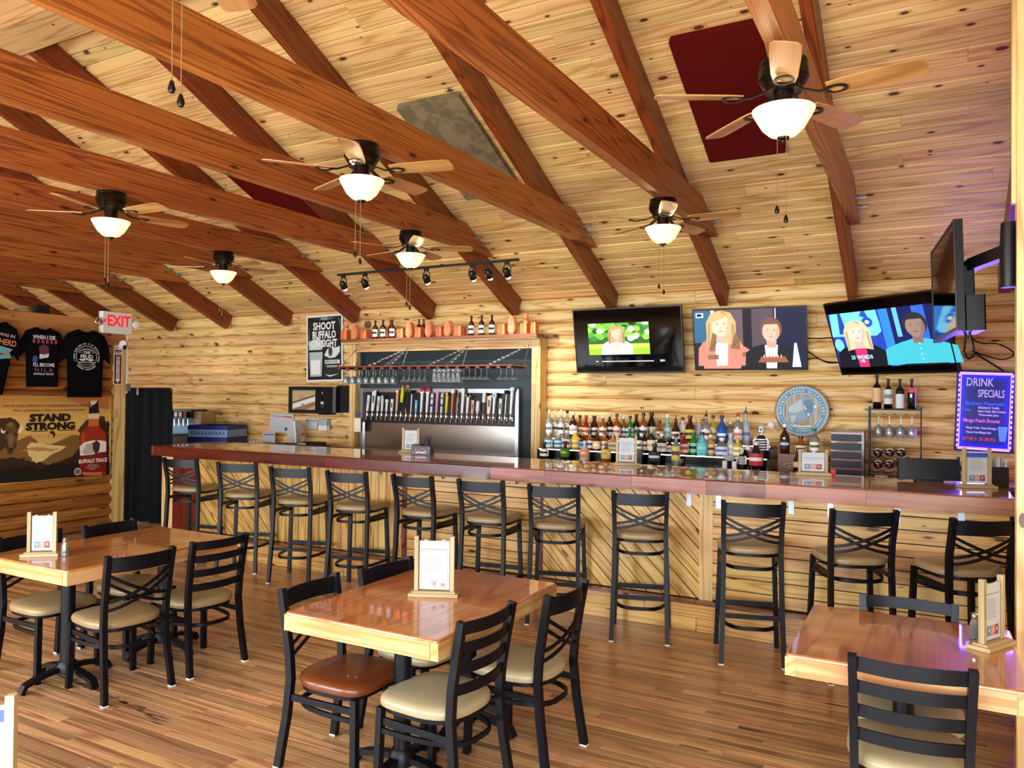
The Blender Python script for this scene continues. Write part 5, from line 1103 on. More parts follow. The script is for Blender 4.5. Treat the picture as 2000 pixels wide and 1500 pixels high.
# ================================================================ blue-lit drinks board
bd = thing('drinks_board', 'black chalk drinks board with glowing blue-violet light border', 'sign', (.411, 8.035, 1.643), 0); bd.rotation_euler = (0, rad(2), rad(2))
part('board', MB().box(-.215, .215, 0, .015, -.35, .35), mat('chalk_board_blue_lit', '161c78', .35), bd, smooth=0)  # black board painted blue to carry the LED glow falling on it
M_LEDB = mat('blue_led', '2a14ff', .5, emit=60); M_LEDW = mat('violet_led', '7048ff', .5, emit=6)
part('frame', MB().box(-.225, -.213, -.008, .018, -.36, .36).box(.213, .225, -.008, .018, -.36, .36).box(-.213, .213, -.008, .018, -.36, -.348).box(-.213, .213, -.008, .018, .348, .36), mat('led_frame', '0a0a50', .4, emit=.0), bd, smooth=0)
for x, n in ((-.203, 15), (.203, 15)):
    for k in range(n): part('led', MB().box(x - .006, x + .006, -.010, -.001, -.325 + k * .045, -.300 + k * .045), M_LEDW if k % 2 else M_LEDW, bd, smooth=0)
for z in (-.338, .338): part('led_bar', MB().box(-.2, .2, -.010, -.001, z - .007, z + .007), M_LEDW, bd, smooth=0)
part('glow_tube', MB().tube([(-.19, -.006, -.325), (.19, -.006, -.325), (.19, -.006, .325), (-.19, -.006, .325)], .0035, 6, closed=True, up=(0, 1, 0)), M_LEDB, bd)
cB, cW, cP = flat('2a5af0', .5), flat('a898f0', .45), flat('c050e8', .6)
for s, sz, x, z, m, sp in (('DRINK', .105, -.045, .255, cW, 1.0), ('SPECIALS', .095, .045, .155, cW, .95), ('Blackberry Watermelon', .044, 0, .068, cB, .95), ('Twist', .04, -.14, .01, cB, 1), ('Blackberry Vodka', .03, .03, .032, cW, 1), ('Peach Vodka  Blue Curacao', .028, .055, 0, cW, .92), ('Watermelon Juice', .028, .03, -.032, cW, 1),
                           ('Mango Peach Shooter', .046, -.02, -.085, cP, .95), ('Mango Vodka  Peach Schnapps', .027, -.02, -.15, cW, .95), ('Passion Fruit Mango Rum', .027, -.04, -.19, cW, .95), ('AFTER 6  $5 (BOD)', .042, -.035, -.25, flat('b03a5a', .4), 1)):
    text(bd, s, sz, m, x, z, -.0022, .0006, sp, cx={.105: .66, .095: .56}.get(sz, .74))
part('drawn_glass', MB().prism([(.12, -.26), (.165, -.26), (.18, -.13), (.105, -.13)], -.003, -.0015, 'XZ'), flat('4a80e0', .35), bd, smooth=0)
l = bpy.data.lights.new('board_glow', 'AREA'); l.shape = 'RECTANGLE'; l.size = .4; l.size_y = .68; l.energy = 14; l.color = (.22, .12, 1)
lo = bpy.data.objects.new('board_glow', l); COL.objects.link(lo); lo.parent = bd; lo.location = (0, -.02, 0); lo.rotation_euler = (rad(-90), 0, 0)
# ================================================================ right end of the back wall: barrel head, wine rack, bottles
P = atY(1566, 803, 8.02); BR = .256
bh = thing('barrel_head', 'round weathered barrel head with a blue ring and bison emblem', 'wall sign', (P.x, 8.035, P.z))
disc = ell(0, 0, BR - .012, BR - .012, 40); xs_ = [-.25, -.155, -.045, .045, .105, .17, .25]
for a, b_ in zip(xs_, xs_[1:]):
    pg = clip(clip(disc, 1, 0, b_ - .0015), -1, 0, -(a + .0015)); mx = (a + b_) / 2
    part('stave', MB().prism([(p[1], -(p[0] - mx)) for p in pg], -.02, 0, 'XZ'), W_BARREL, bh, (mx, 0, 0), (0, -PI / 2, 0), smooth=0)
part('hoop', MB().lathe([(BR - .012, -.028), (BR, -.03), (BR, .012), (BR - .012, .012), (BR - .012, -.028)], 48, M=Matrix.Rotation(PI / 2, 4, 'X') @ Matrix.Diagonal((1, 1, -1, 1))), mat('hoop_metal', '6a5c4c', .45, .6), bh)
art('emblem', bh, [('a8bcc4', ring(0, 0, .222, .240, 48)), ('5a94b4', ring(0, 0, .178, .222, 48)), ('c8d4d8', ring(0, 0, .172, .178, 48)),
    ('8aa6b8', [(-.14, .02), (-.12, .06), (-.06, .09), (.0, .13), (.06, .14), (.11, .10), (.13, .05), (.12, 0), (.09, -.05), (.06, -.08), (.02, -.07), (-.02, -.12), (-.06, -.13), (-.1, -.12), (-.13, -.1), (-.14, -.04)]),
    ('b8c8d0', [[(-.13, .03), (-.06, .085), (.0, .12), (.01, .02), (-.05, -.02), (-.12, -.01)], [(-.1, -.05), (-.05, -.04), (-.07, -.12), (-.1, -.12)]]), ('6a8aa2', [[(.02, .1), (.08, .12), (.12, .06), (.1, 0), (.07, -.06), (.04, -.05), (.03, .02)]]),
    ('e0e8ea', [[(.015, .06), (.03, .02), (.05, .015), (.035, .04)], [(.105, .05), (.14, .07), (.135, .04), (.115, .025)], [(.05, -.02), (.075, -.02), (.07, -.045), (.055, -.045)], [(-.12, -.145), (-.06, -.13), (.0, -.145), (.06, -.135), (.11, -.15), (.0, -.158)]])], y=-.0205)
arc_text(bh, 'BUFFALO TRACE DISTILLERY', .199, .034, flat('e8eef0'), rad(187), rad(-7), y=-.024, bold=.0008)
arc_text(bh, 'A NATIONAL HISTORIC LANDMARK', .199, .028, flat('d8e4ea'), rad(200), rad(340), y=-.024, bold=.0004, inward=True)

# wine rack
wx0, wx1, wz0, wz1, wy = -.505, -.085, 1.037, 1.655, 7.84
wr = thing('wine_rack', 'black metal wine rack with hanging stemware rail', 'wine rack', ((wx0 + wx1) / 2, wy, wz0)); hw = (wx1 - wx0) / 2; H_ = wz1 - wz0
for x in (-hw, hw):
    for y in (-.09, .09): part('post', MB().bar([(x, y, 0), (x, y, H_ + .02)], .012, .012, up=(0, 1, 0)), M_BLACK, wr, smooth=0)
part('top_shelf', MB().box(-hw, hw, -.095, .095, H_ - .012, H_), M_BLACK, wr, smooth=0)
for k in range(5): part('glass_rail', MB().bar([(-hw + .03 + k * .09, -.09, H_ - .05), (-hw + .03 + k * .09, .09, H_ - .05)], .03, .004), M_BLACK, wr, smooth=0)
for z in (.19, .06): part('wave_rail', MB().tube([(-hw + 2 * hw * k / 24, -.07, z - .022 * abs(math.sin(PI * k / 6))) for k in range(25)], .004, 6), M_BLACK, wr)
part('foot_rail', MB().bar([(-hw, -.09, .01), (hw, -.09, .01)], .01, .01), M_BLACK, wr, smooth=0)
for i, (px, ty, lab, acc, g, lz) in enumerate([(1713, 733, 'eac090', None, 'black', (.2, .62)), (1735, 741, 'dfe6e6', '8a8a90', 'black', (.16, .66)), (1758, 741, 'e6eaee', None, 'black', (.02, .5)), (1781, 741, 'e05a60', None, 'black', (.55, .72))]):
    P = atY(px, ty, wy - .02)
    bottle(('dark wine bottle with apricot label', 'dark wine bottle with grey label', 'dark wine bottle with low white label', 'dark wine bottle with red band')[i] + ' on top of the wine rack', P.x, wy - .02, wz1, P.z - wz1, .037, 'wine', g, 'black', lab, acc, 'wine bottles on the rack', 0, lz, name='wine_bottle')
for i, px in enumerate((1716, 1737, 1759, 1781)):
    x = atY(px, 830, wy).x
    o = link('hanging_wine_glass', MB().lathe([(.036, 0), (.035, -.003), (.004, -.008), (.0035, -.085), (.012, -.095), (.036, -.12), (.042, -.155), (.034, -.21), (.0325, -.21), (.04, -.155), (.034, -.122), (.0, -.1)], 18).mesh('stem', 40), M_STEM, None, (x, wy, wz1 - .058))
    tag(o, 'large wine glass hanging in the wine rack, %s from the left' % ORD[i], 'glass', 'wine glasses in the wine rack')
lying = MB().lathe([(.0, -.002), (.03, 0), (.038, .006), (.038, .18), (.03, .2), (.014, .225), (.013, .29), (.0, .291)], 16, M=Matrix.Rotation(-PI / 2, 4, 'X')).mesh('lying_bottle', 40)
cres = MB().prism([(.0385 * math.cos(a), .0385 * math.sin(a)) for a in [rad(35 + 11 * k) for k in range(11)]] + [(.026 * math.cos(a), .004 + .026 * math.sin(a)) for a in [rad(145 - 11 * k) for k in range(11)]], -.0045, -.0025, 'XZ').mesh('glint_crescent', 0)  # pale crescent, a painted glint on the bottle base
for i, (px, py) in enumerate([(1715, 884), (1738, 884), (1760, 884), (1715, 907), (1737, 907), (1759, 907)]):
    q = atY(px, py, wy - .1)
    r = thing('lying_wine_bottle', 'wine bottle lying in the %s row of the rack, %s from the left' % (('upper', 'lower')[i // 3], ORD[i % 3]), 'bottle', (q.x, wy - .10, max(q.z, wz0 + .045)), 0, 'wine bottles lying in the rack')
    link('glass', lying, G['black'], r); link('painted_base_glint', cres, flat('c8b8a8'), r)
    part('seal', MB().lathe([(.0, -.0035), (.012, -.003), (.012, 0)], 10, M=Matrix.Translation((0, 0, -.015)) @ Matrix.Rotation(-PI / 2, 4, 'X')), flat('8a2a3a'), r)
solo('ashtray', 'round pale dish under the wine rack', 'dish', MB().lathe([(.05, 0), (.055, .02), (.05, .022), (.045, .006), (.0, .006)], 20), flat('d8cfae'), (atY(1722, 922, 7.68).x, 7.62, 1.037))
solo('metal_cup', 'small steel cup behind the payment screen', 'cup', MB().lathe([(.03, 0), (.032, .05), (.028, .06), (.0, .06)], 14), M_STEEL, (atY(1813, 896, 7.6).x, 7.6, 1.1), )
solo('cup_block', 'dark block under the steel cup', 'box', MB().box(-.06, .06, -.05, .05, 0, .062), M_BLACKP, (atY(1813, 896, 7.6).x, 7.6, 1.036), smooth=0)
# menu folders stacked in a wooden organizer
P0, P1 = atY(1622, 918, 7.62), atY(1690, 846, 7.62); w = P1.x - P0.x
og = thing('menu_organizer', 'stack of dark blue menu trays with pale wooden lips', 'organizer', ((P0.x + P1.x) / 2, 7.72, 1.036)); H_ = P1.z - 1.036
for k in range(5):
    z0 = H_ * k / 5
    part('tray', MB().box(-w / 2, w / 2 - .03, -.10 + .012 * k, .1, z0 + .002, z0 + H_ / 5 - .018), mat('navy_leather', '101a2e', .5), og, smooth=0)
    part('lip', MB().box(-w / 2, w / 2 - .03, -.104 + .012 * k, .1, z0 + H_ / 5 - .0178, z0 + H_ / 5), W_SHELF, og, smooth=0)
part('side_panel', MB().box(w / 2 - .0295, w / 2 - .01, -.1, .1, 0.001, H_ + .01).box(-w / 2 + .02, w / 2 - .0295, .1002, .11, 0.001, H_ + .008), W_DARK, og, smooth=0)
# presentation box with three bottles on it
P0, P1 = atY(1519, 886, 7.60), atY(1606, 886, 7.60)
bxz = P0.z
pb = thing('presentation_box', 'brown cigar-style box with an oval emblem below the barrel head', 'box', ((P0.x + P1.x) / 2, 7.66, 1.036)); w = P1.x - P0.x
part('carton', MB().box(-w / 2, w / 2, -.06, .06, .012, bxz - 1.036, ch=.003).box(-w / 2 - .012, w / 2 + .012, -.07, .07, 0.0005, .012), wood('cigar_box', '7a4030', '5a2a20', '34140c', rough=.4, knots=0, tone=.03), pb, smooth=0)
art('print', pb, [('e8dcc4', ell(-w * .22, .075, .055, .02, 20)), ('2a1410', ell(-w * .22, .075, .05, .016, 20)), ('c8b090', ell(-w * .22, .075, .03, .006, 12))], y=-.0605)
for lab, px, ty, st, g, cap, lb, acc, r_ in (('dark bourbon bottle with tall white neck and blue script', 1533, 829, 'std', 'brown', 'white', '2a1a1c', 'c8c8e8', .044), ('round clear whiskey bottle with cream label', 1564, 853, 'dome', 'amber', 'black', 'e8e0c4', '8a7a50', .048), ('clear bourbon bottle with green and white label', 1591, 838, 'std', 'clear', 'green', 'f0f0e8', '3a6a4a', .045)):
    q = atY(px, ty, 7.66); bottle(lab + ' on the cigar box', q.x, 7.66, bxz, q.z - bxz, r_, st, g, cap, lb, acc, 'bottles on the cigar box')
q = atY(1559, 876, 7.5); bottle('small dark bottle in front of the cigar box', q.x, 7.5, 1.036, q.z - 1.036, .045, 'dome', 'brown', 'black', 'e0d4b0', None, 'bottles on the cigar box', 0, (.3, .5))
q = atY(1874, 888, 7.4)
for i, (px, g) in enumerate(((1872, 'green'), (1885, 'dkgreen'))): bottle('green beer bottle, %s of two behind the menu stand' % ('left', 'right')[i], atY(px, 900, 7.45).x, 7.45 - .05 * i, 1.036, .23, .032, 'wine', g, 'green', 'd8e0d0', '2a5a3a', 'green bottles at the bar end')

# ================================================================ wall behind the left half of the bar
P0, P1 = atY(599, 617, 8.04), atY(668, 745, 8.04)
tw_, th_ = P1.x - P0.x, P0.z - P1.z
ts = thing('tin_sign', 'black and white embossed tin sign hanging beside the bottle shelf', 'sign', ((P0.x + P1.x) / 2, 8.045, (P0.z + P1.z) / 2), 0); ts.rotation_euler = (0, rad(-1.2), 0)
part('plate', MB().box(-tw_ / 2, tw_ / 2, 0, .006, -th_ / 2, th_ / 2, ch=.0), flat('e8ecec', 0, .35), ts, smooth=0)
a_, b_ = tw_ / 2, th_ / 2
art('print', ts, [('101214', rect(-a_ + .025, -b_ + .025, a_ - .025, b_ - .025)), ('5a6468', [[(-a_ + .03, .1), (-a_ + .08, .38), (-a_ + .05, .05)], [(a_ - .08, .42), (a_ - .03, .2), (a_ - .05, .40)], [(-.2, b_ - .04), (.2, b_ - .04), (.1, b_ - .07)]]), ('8a9498', rect(-.06, b_ - .07, .06, b_ - .03)),
    ('c8d8da', [(-a_ + .05, -.02), (-.04, -.02), (-.03, .09), (-.10, .15), (-a_ + .04, .10)]), ('b0c4c6', [(-a_ + .07, -b_ + .07), (-.05, -b_ + .07), (-.03, -.05), (-a_ + .05, -.05)]), ('e8f0f0', [(-a_ + .09, -b_ + .1), (-.08, -b_ + .1), (-.075, -.16), (-a_ + .08, -.16)]),
    ('202426', [(.0, -b_ + .05), (a_ - .05, -b_ + .05), (a_ - .04, -.12), (a_ - .05, -.02), (.01, -.02), (-.005, -.12)]), ('dde6e6', [(.0, -.1), (.05, -.02), (.12, .02), (.2, .0), (a_ - .045, .02), (a_ - .05, -.06), (.2, -.13), (.1, -.14)]), ('5a6468', [ell(.11, -.05, .04, .07, 14)]), ('20282a', [ell(.11, -.04, .02, .045, 12)]),
    ('e8f0f0', [rect(.01, -.215, a_ - .05, -.165)]), ('c8d4d4', [rect(.04, -.25, a_ - .09, -.24), rect(.05, -.265, a_ - .1, -.258), [(.01, -b_ + .1), (.1, -b_ + .06), (a_ - .06, -b_ + .1), (.1, -b_ + .085)]])], y=-.0004)
for s, z in (('SHOOT', .30), ('BUFFALO', .18), ('ON SIGHT', .06)): text(ts, s, .142, flat('f2f6f6'), .0, z, -.0055, .0045, 1.03, cx={'SHOOT': .80, 'BUFFALO': .70, 'ON SIGHT': .68}[s], depth=.001)
text(ts, 'BUFFALO TRACE', .045, flat('202426'), .13, -.19, -.0055, .001, .95, cx=.7)
def wallbox(x0, y0, x1, y1, Y): a, b = atY(x0, y0, Y), atY(x1, y1, Y); return (a.x + b.x) / 2, (a.z + b.z) / 2, abs(b.x - a.x) / 2, abs(a.z - b.z) / 2
x, z, hx, hz = wallbox(564, 755, 622, 808, 7.99)
pf = thing('framed_mirror', 'small black-framed mirror picture beside the towel dispenser', 'picture', (x, 8.03, z), rad(4))
part('frame', MB().box(-hx, hx, -.025, .02, hz - .05, hz).box(-hx, hx, -.025, .02, -hz, -hz + .05).box(-hx, -hx + .05, -.025, .02, -hz + .05, hz - .05).box(hx - .05, hx, -.025, .02, -hz + .05, hz - .05), mat('frame_black', '141c1e', .35), pf, smooth=0)
gl = part('glass', MB().box(-hx + .05, hx - .05, -.004, .01, -hz + .05, hz - .05), mat('mirror_tint', 'a89a6a', .12, .5), pf, smooth=0)
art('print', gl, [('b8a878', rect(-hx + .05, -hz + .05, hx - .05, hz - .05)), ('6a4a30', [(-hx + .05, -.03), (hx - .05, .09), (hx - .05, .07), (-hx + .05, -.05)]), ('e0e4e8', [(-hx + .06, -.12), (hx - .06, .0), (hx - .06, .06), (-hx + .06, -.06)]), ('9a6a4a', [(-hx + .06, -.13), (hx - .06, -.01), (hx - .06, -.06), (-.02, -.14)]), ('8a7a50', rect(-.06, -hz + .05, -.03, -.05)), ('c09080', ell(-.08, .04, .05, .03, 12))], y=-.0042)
x, z, hx, hz = wallbox(622, 756, 655, 806, 7.95)
td = thing('towel_dispenser', 'black paper towel dispenser on the log wall', 'dispenser', (x, 8.06, z))
part('cover', MB().box(-hx, hx + .06, -.20, .0, -hz, hz, ch=.03), mat('dispenser_black', '0e1216', .3), td, smooth=30)
art('print', td, [('c8ccd0', [rect(-.025, -.06, .025, -.025), ell(0, .09, .01, .014, 8)]), ('30383c', rect(-.03, -.10, .03, -.075))], y=-.2005)
part('outlet', MB().box(-.07, .07, -.19, -.02, -hz - .03, -hz), M_BLACKP, td, smooth=0)
x, z, hx, hz = wallbox(660, 753, 684, 806, 8.0); solo('speaker_box', 'plain black box on the wall between dispenser and tap frame', 'box', MB().box(-hx, hx, -.09, .0, -hz, hz, ch=.01), mat('matte_black', '050505', .8), (x, 8.06, z), smooth=0)
BCZ = .951
def paper(label, x0, y0, x1, y1, shapes, Y=8.055, rot=0, name='notice'):
    x, z, hx, hz = wallbox(x0, y0, x1, y1, Y)
    r = thing(name, label, 'notice', (x, Y, z), 0, 'paper notices behind the bar'); r.rotation_euler = (0, rot, 0)
    part('sheet', MB().box(-hx, hx, -.001, .002, -hz, hz), M_PAPER, r, smooth=0)
    art('print', r, [(c, [[(p[0] * hx, p[1] * hz) for p in pg] for pg in (pts if isinstance(pts[0], list) else [pts])]) for c, pts in shapes], y=-.0015)
tbl = [('b8c4cc', [rect(-.8 + .42 * (k % 4), -.15 - .35 * (k // 4), -.5 + .42 * (k % 4), .08 - .35 * (k // 4)) for k in range(8)])]
paper('large white notice with a pink header stripe', 528, 807, 573, 845, [('d04a68', [(-.9, .62), (.9, .62), (.9, .78), (.3, .78), (.1, .7), (-.9, .7)]), ('9ab0c8', rect(-.85, .84, -.5, .92))] + tbl, rot=rad(3))
paper('white notice with a blue header left of the soap dispenser', 596, 818, 620, 838, [('3a6ab8', [(-.9, .6), (.9, .6), (.9, .8), (.2, .72), (-.9, .86)])] + tbl)
paper('small white card with a blue header leaning behind the glasses', 514, 845, 537, 865, [('4a7ab8', rect(-.85, .5, .85, .8))] + tbl, Y=7.9, rot=rad(-2))
x, z, hx, hz = wallbox(622, 818, 638, 841, 7.98)
sd = thing('soap_dispenser', 'grey and white soap dispenser on the wall', 'dispenser', (x, 8.06, z))
part('body', MB().box(-hx, hx, -.1, 0, -hz * .1, hz, ch=.015), flat('9ab0bc', 0, .3), sd, smooth=0); part('tray', MB().box(-hx, hx, -.1, 0, -hz, -hz * .12, ch=.015), flat('dfe6ea', 0, .3), sd, smooth=0)
q = atY(574, 850, 7.8)
jm = thing('bar_blender', 'grey upright bar mixer behind the cartons', 'mixer', (q.x, 7.8, BCZ + .001))
part('base', MB().box(-.09, .09, -.1, .1, 0, .08, ch=.02), flat('a8b4b8', 0, .35), jm, smooth=0)
part('column', MB().prism([(-.06, .08), (.07, .08), (.085, .42), (-.02, .42), (-.07, .3)], -.06, .06, 'XZ'), flat('b8c2c4', 0, .35), jm, smooth=0)
part('knob', MB().sphere((-.085, -.06, .30), .022, 10, 8), flat('2a3a9a', 0, .3), jm)
part('arm', MB().bar([(.06, -.06, .4), (.1, -.07, .25), (.11, -.07, .09)], .02, .014, up=(0, 1, 0)), flat('dfe6e8', 0, .3), jm)
x0_, x1_ = atY(548, 868, 7.6).x, atY(632, 868, 7.6).x
cb = thing('open_carton', 'open olive-brown carton with a white flap behind the bar', 'box', ((x0_ + x1_) / 2, 7.62, BCZ + .001)); w = x1_ - x0_
part('side', MB().box(-w / 2, w / 2, -.1, -.096, 0, .12).box(-w / 2, w / 2, .096, .1, 0, .12).box(-w / 2, -w / 2 + .004, -.096, .096, 0, .12).box(w / 2 - .004, w / 2, -.096, .096, 0, .12).box(-w / 2, w / 2, -.096, .096, 0, .004), flat('5e4a2e', 0, .8), cb, smooth=0)
part('flap', MB().prism([(-.05, .1), (.14, .12), (.10, .145), (-.02, .13)], -.08, -.076, 'XZ'), M_PAPER, cb, smooth=0)
part('folder', MB().box(.0, w / 2 - .03, -.02, .06, .11, .155), flat('14161a'), cb, smooth=0)
part('faucet', MB().tube([(-.02, .05, .0), (-.02, .05, .24), (-.02, .0, .26), (-.02, -.04, .23)], .008, 8), M_CHROME, cb)
for i, px in enumerate((488, 495, 502, 509, 500)):
    o = link('tumbler', MB().lathe([(.026, 0), (.034, .11), (.032, .11), (.025, .006), (.0, .006)], 14).mesh('tumbler', 40), M_STEM, None, (atY(px, 860, 7.7).x, 7.7 + (.07 if i == 4 else 0), BCZ + .0008)); tag(o, 'clear tumbler beside the blue glass racks, %s' % ('first', 'second', 'third', 'fourth', 'standing behind the others')[i], 'glass', 'tumblers on the back counter')
# glass racks
x0_, x1_ = atY(376, 850, 7.62).x, atY(468, 850, 7.62).x
w = min(.60, x1_ - x0_); zt_ = atY(420, 830, 7.6).z
hgt = (zt_ - BCZ) / 2
for k, c_ in ((0, '232a80'), (1, '7a9ac8')):
    gr = thing('glass_crate', ('dark blue glass-washing crate at the bottom of the stack', 'light blue glass-washing crate with navy rim on top of the stack')[k], 'crate', ((x0_ + x1_) / 2, 7.66, BCZ + .001 + k * (hgt + .002)), rad(18), 'stacked glass crates')
    d = .26
    for nm, a, b_, c, e in (('side', -w / 2, w / 2, -d, -d + .012), ('side', -w / 2, w / 2, d - .012, d), ('side', -w / 2, -w / 2 + .012, -d + .0125, d - .0125), ('side', w / 2 - .012, w / 2, -d + .0125, d - .0125)):
        s_ = part(nm, MB().box(a, b_, c, e, 0, hgt * .62), flat(c_, 0, .45), gr, smooth=0)
        part('rim', MB().box(a - .004, b_ + .004, c - .004, e + .004, hgt * .62, hgt - .001), flat('1a1e66', 0, .45), s_, smooth=0)
    lt = []
    for j in range(10):
        a = -w / 2 + .03 + j * (w - .06) / 10; b_ = a + (w - .06) / 10; lt += [[(a, .03), (a + .012, .03), (b_, hgt * .5), (b_ - .012, hgt * .5)], [(b_, .03), (b_ - .012, .03), (a, hgt * .5), (a + .012, hgt * .5)]]
    art('lattice', gr, [('12163a', lt)], y=-d - .001)
    part('floor_grid', MB().box(-w / 2 + .0125, w / 2 - .0125, -d + .0125, d - .0125, .003, .01), flat(c_, 0, .5), gr, smooth=0)
# soda fountain
q = atY(372, 850, 7.8)
sf = thing('soda_dispenser', 'soda dispenser with a black top and coloured flavour labels', 'dispenser', (q.x, 7.72, BCZ + .001), rad(18)); zt_ = atY(372, 800, 7.6).z - BCZ
part('body', MB().box(-.22, .22, -.1, .22, 0, zt_ - .12, ch=.01), mat('soda_steel', '5a7488', .45, .3), sf, smooth=0)
part('head', MB().prism([(-.26, zt_ - .13), (.22, zt_ - .13), (.22, zt_ - .01), (.18, zt_), (-.22, zt_ - .0), (-.26, zt_ - .03)], -.22, .2, 'XZ'), M_BLACKP, sf, smooth=0)
part('side_case', MB().box(.2205, .34, -.15, .2, zt_ - .30, zt_ - .03), W_HOLD, sf, smooth=0)
for j, c_ in enumerate(('e8e8e4', 'e8e8e4', '4a8a50', 'e4ece4', 'd8e0dc', 'b03028')):
    v = part('valve', MB().box(-.235 + j * .072, -.175 + j * .072, -.27, -.2205, zt_ - .12, zt_ - .03, ch=.008), M_BLACKP, sf, smooth=0)
    part('flavour_label', MB().box(-.23 + j * .072, -.18 + j * .072, -.2725, -.2702, zt_ - .10, zt_ - .04), flat(c_), v, smooth=0)
    part('nozzle', MB().lathe([(.008, zt_ - .20), (.012, zt_ - .13)], 8, (-.205 + j * .072, -.24, 0)).bar([(-.205 + j * .072, -.2, zt_ - .14), (-.205 + j * .072, -.19, zt_ - .24)], .014, .006, up=(0, 1, 0)), M_CHROME, v)
q = atY(350, 858, 7.5)
db = thing('drawer_unit', 'low silver drawer unit with a black top behind the bar corner', 'drawer unit', (q.x, 7.55, BCZ - .03), rad(10)); zt_ = atY(350, 848, 7.4).z - BCZ + .03
solo('drawer_plinth', 'dark plinth under the silver drawer unit', 'stand', MB().box(-.24, .24, -.18, .18, 0, BCZ - .031), W_DARK, (q.x, 7.27, 0), smooth=0); db.location.y = 7.27
part('case', MB().box(-.22, .22, -.18, .18, 0, zt_ - .012), flat('b8c4c8', 0, .3), db, smooth=0); part('lid', MB().box(-.23, .23, -.19, .19, zt_ - .0118, zt_), M_BLACKP, db, smooth=0)
part('drawer', MB().box(-.2, .2, -.19, -.1805, .02, zt_ - .03), flat('a8b8bc', 0, .3), db, smooth=0); part('handle', MB().box(-.06, .06, -.2, -.1905, zt_ * .4, zt_ * .55), flat('e8eef0'), db, smooth=0)
# black curtain
n = 60; x0_, x1_ = -9.62, -8.60; zt_ = 1.785
def curtain_rows():
    mb = MB(); rows = [(.03, 1), (.5, .9), (1.0, .75), (1.5, .6), (1.72, .4), (zt_ - .01, .25)]; vs = []; fs = []
    for z, amp in rows:
        for i in range(n + 1):
            t = i / n; x = lerp(x0_, x1_ - .03 * (z < 1) * 0 - (.06 * max(0, (z - 1.6) / .18) ** 2), t)
            vs.append((x, amp * (.035 * math.sin(t * 26) + .02 * math.sin(t * 61 + 1)), z))
    for side in (0, .012):
        o = len(mb.v); mb.v += [(v[0], v[1] + side, v[2]) for v in vs]
        for j in range(len(rows) - 1):
            for i in range(n): mb.f.append((o + j * (n + 1) + i, o + j * (n + 1) + i + 1, o + (j + 1) * (n + 1) + i + 1, o + (j + 1) * (n + 1) + i)); mb.mi.append(0)
    return mb
ct_ = thing('black_curtain', 'black curtain hanging on a rail between the shirt wall and the bar', 'curtain', (0, 6.62, 0))
part('cloth', curtain_rows(), mat('curtain_black', '05070b', .75, spec=.2), ct_)
part('rail', MB().tube([(x0_, .005, zt_), (x1_ - .04, .005, zt_)], .012, 8), M_BLACKP, ct_)
for x in (x0_, x1_ - .05): part('post', MB().tube([(x, .03, 0), (x, .03, zt_)], .012, 8).box(x - .12, x + .12, .0, .06, 0, .02), M_BLACKP, ct_)
part('clip', MB().box(-9.28, -9.25, -.02, -.012, 1.7, 1.79), flat('c8c8c8'), ct_, smooth=0)

# ================================================================ shirt wall (faces +X)
WXF = -9.17
def onwall(px, py, X=WXF): return atX(px, py, X)
p0, p1 = onwall(-55, 772), onwall(213, 930)
py0, py1, pz0, pz1 = p0.y, 6.165, .69, 1.685
po = thing('poster_banner', 'wide sepia banner with a bison, a pond and a whiskey bottle', 'banner', (WXF + .012, (py0 + py1) / 2, (pz0 + pz1) / 2), PI / 2)
def q2(px, py): p = onwall(px, py, WXF + .016); return (min(py1, max(py0, p.y)) - (py0 + py1) / 2, min(pz1, max(pz0, p.z)) - (pz0 + pz1) / 2)
def Q(*pts): return [q2(*p) for p in pts]
def jag(pts, amp=.018, n=5):
    out = []
    for i, p in enumerate(pts):
        q_ = pts[(i + 1) % len(pts)]
        for k in range(n):
            t = k / n; e = amp * (RND.random() - .5) * (1 if k else .3)
            out.append((min(hw, max(-hw, p[0] + (q_[0] - p[0]) * t + e)), min(hh, max(-hh, p[1] + (q_[1] - p[1]) * t + e * .8))))
    return out
hw, hh = (py1 - py0) / 2, (pz1 - pz0) / 2
part('sheet', MB().box(-hw, hw, -.003, .003, -hh, hh), flat('c89a50', 0, .5), po, smooth=0)
sh_ = []
for k, c_ in enumerate(('b8843c', 'c08e44', 'cb9c50', 'd4a85a', 'd8b060', 'd6aa58', 'cc9c4a', 'b88838')): sh_.append((c_, rect(-hw, hh - (k + 1) * .075 - .0, hw, hh - k * .075)))
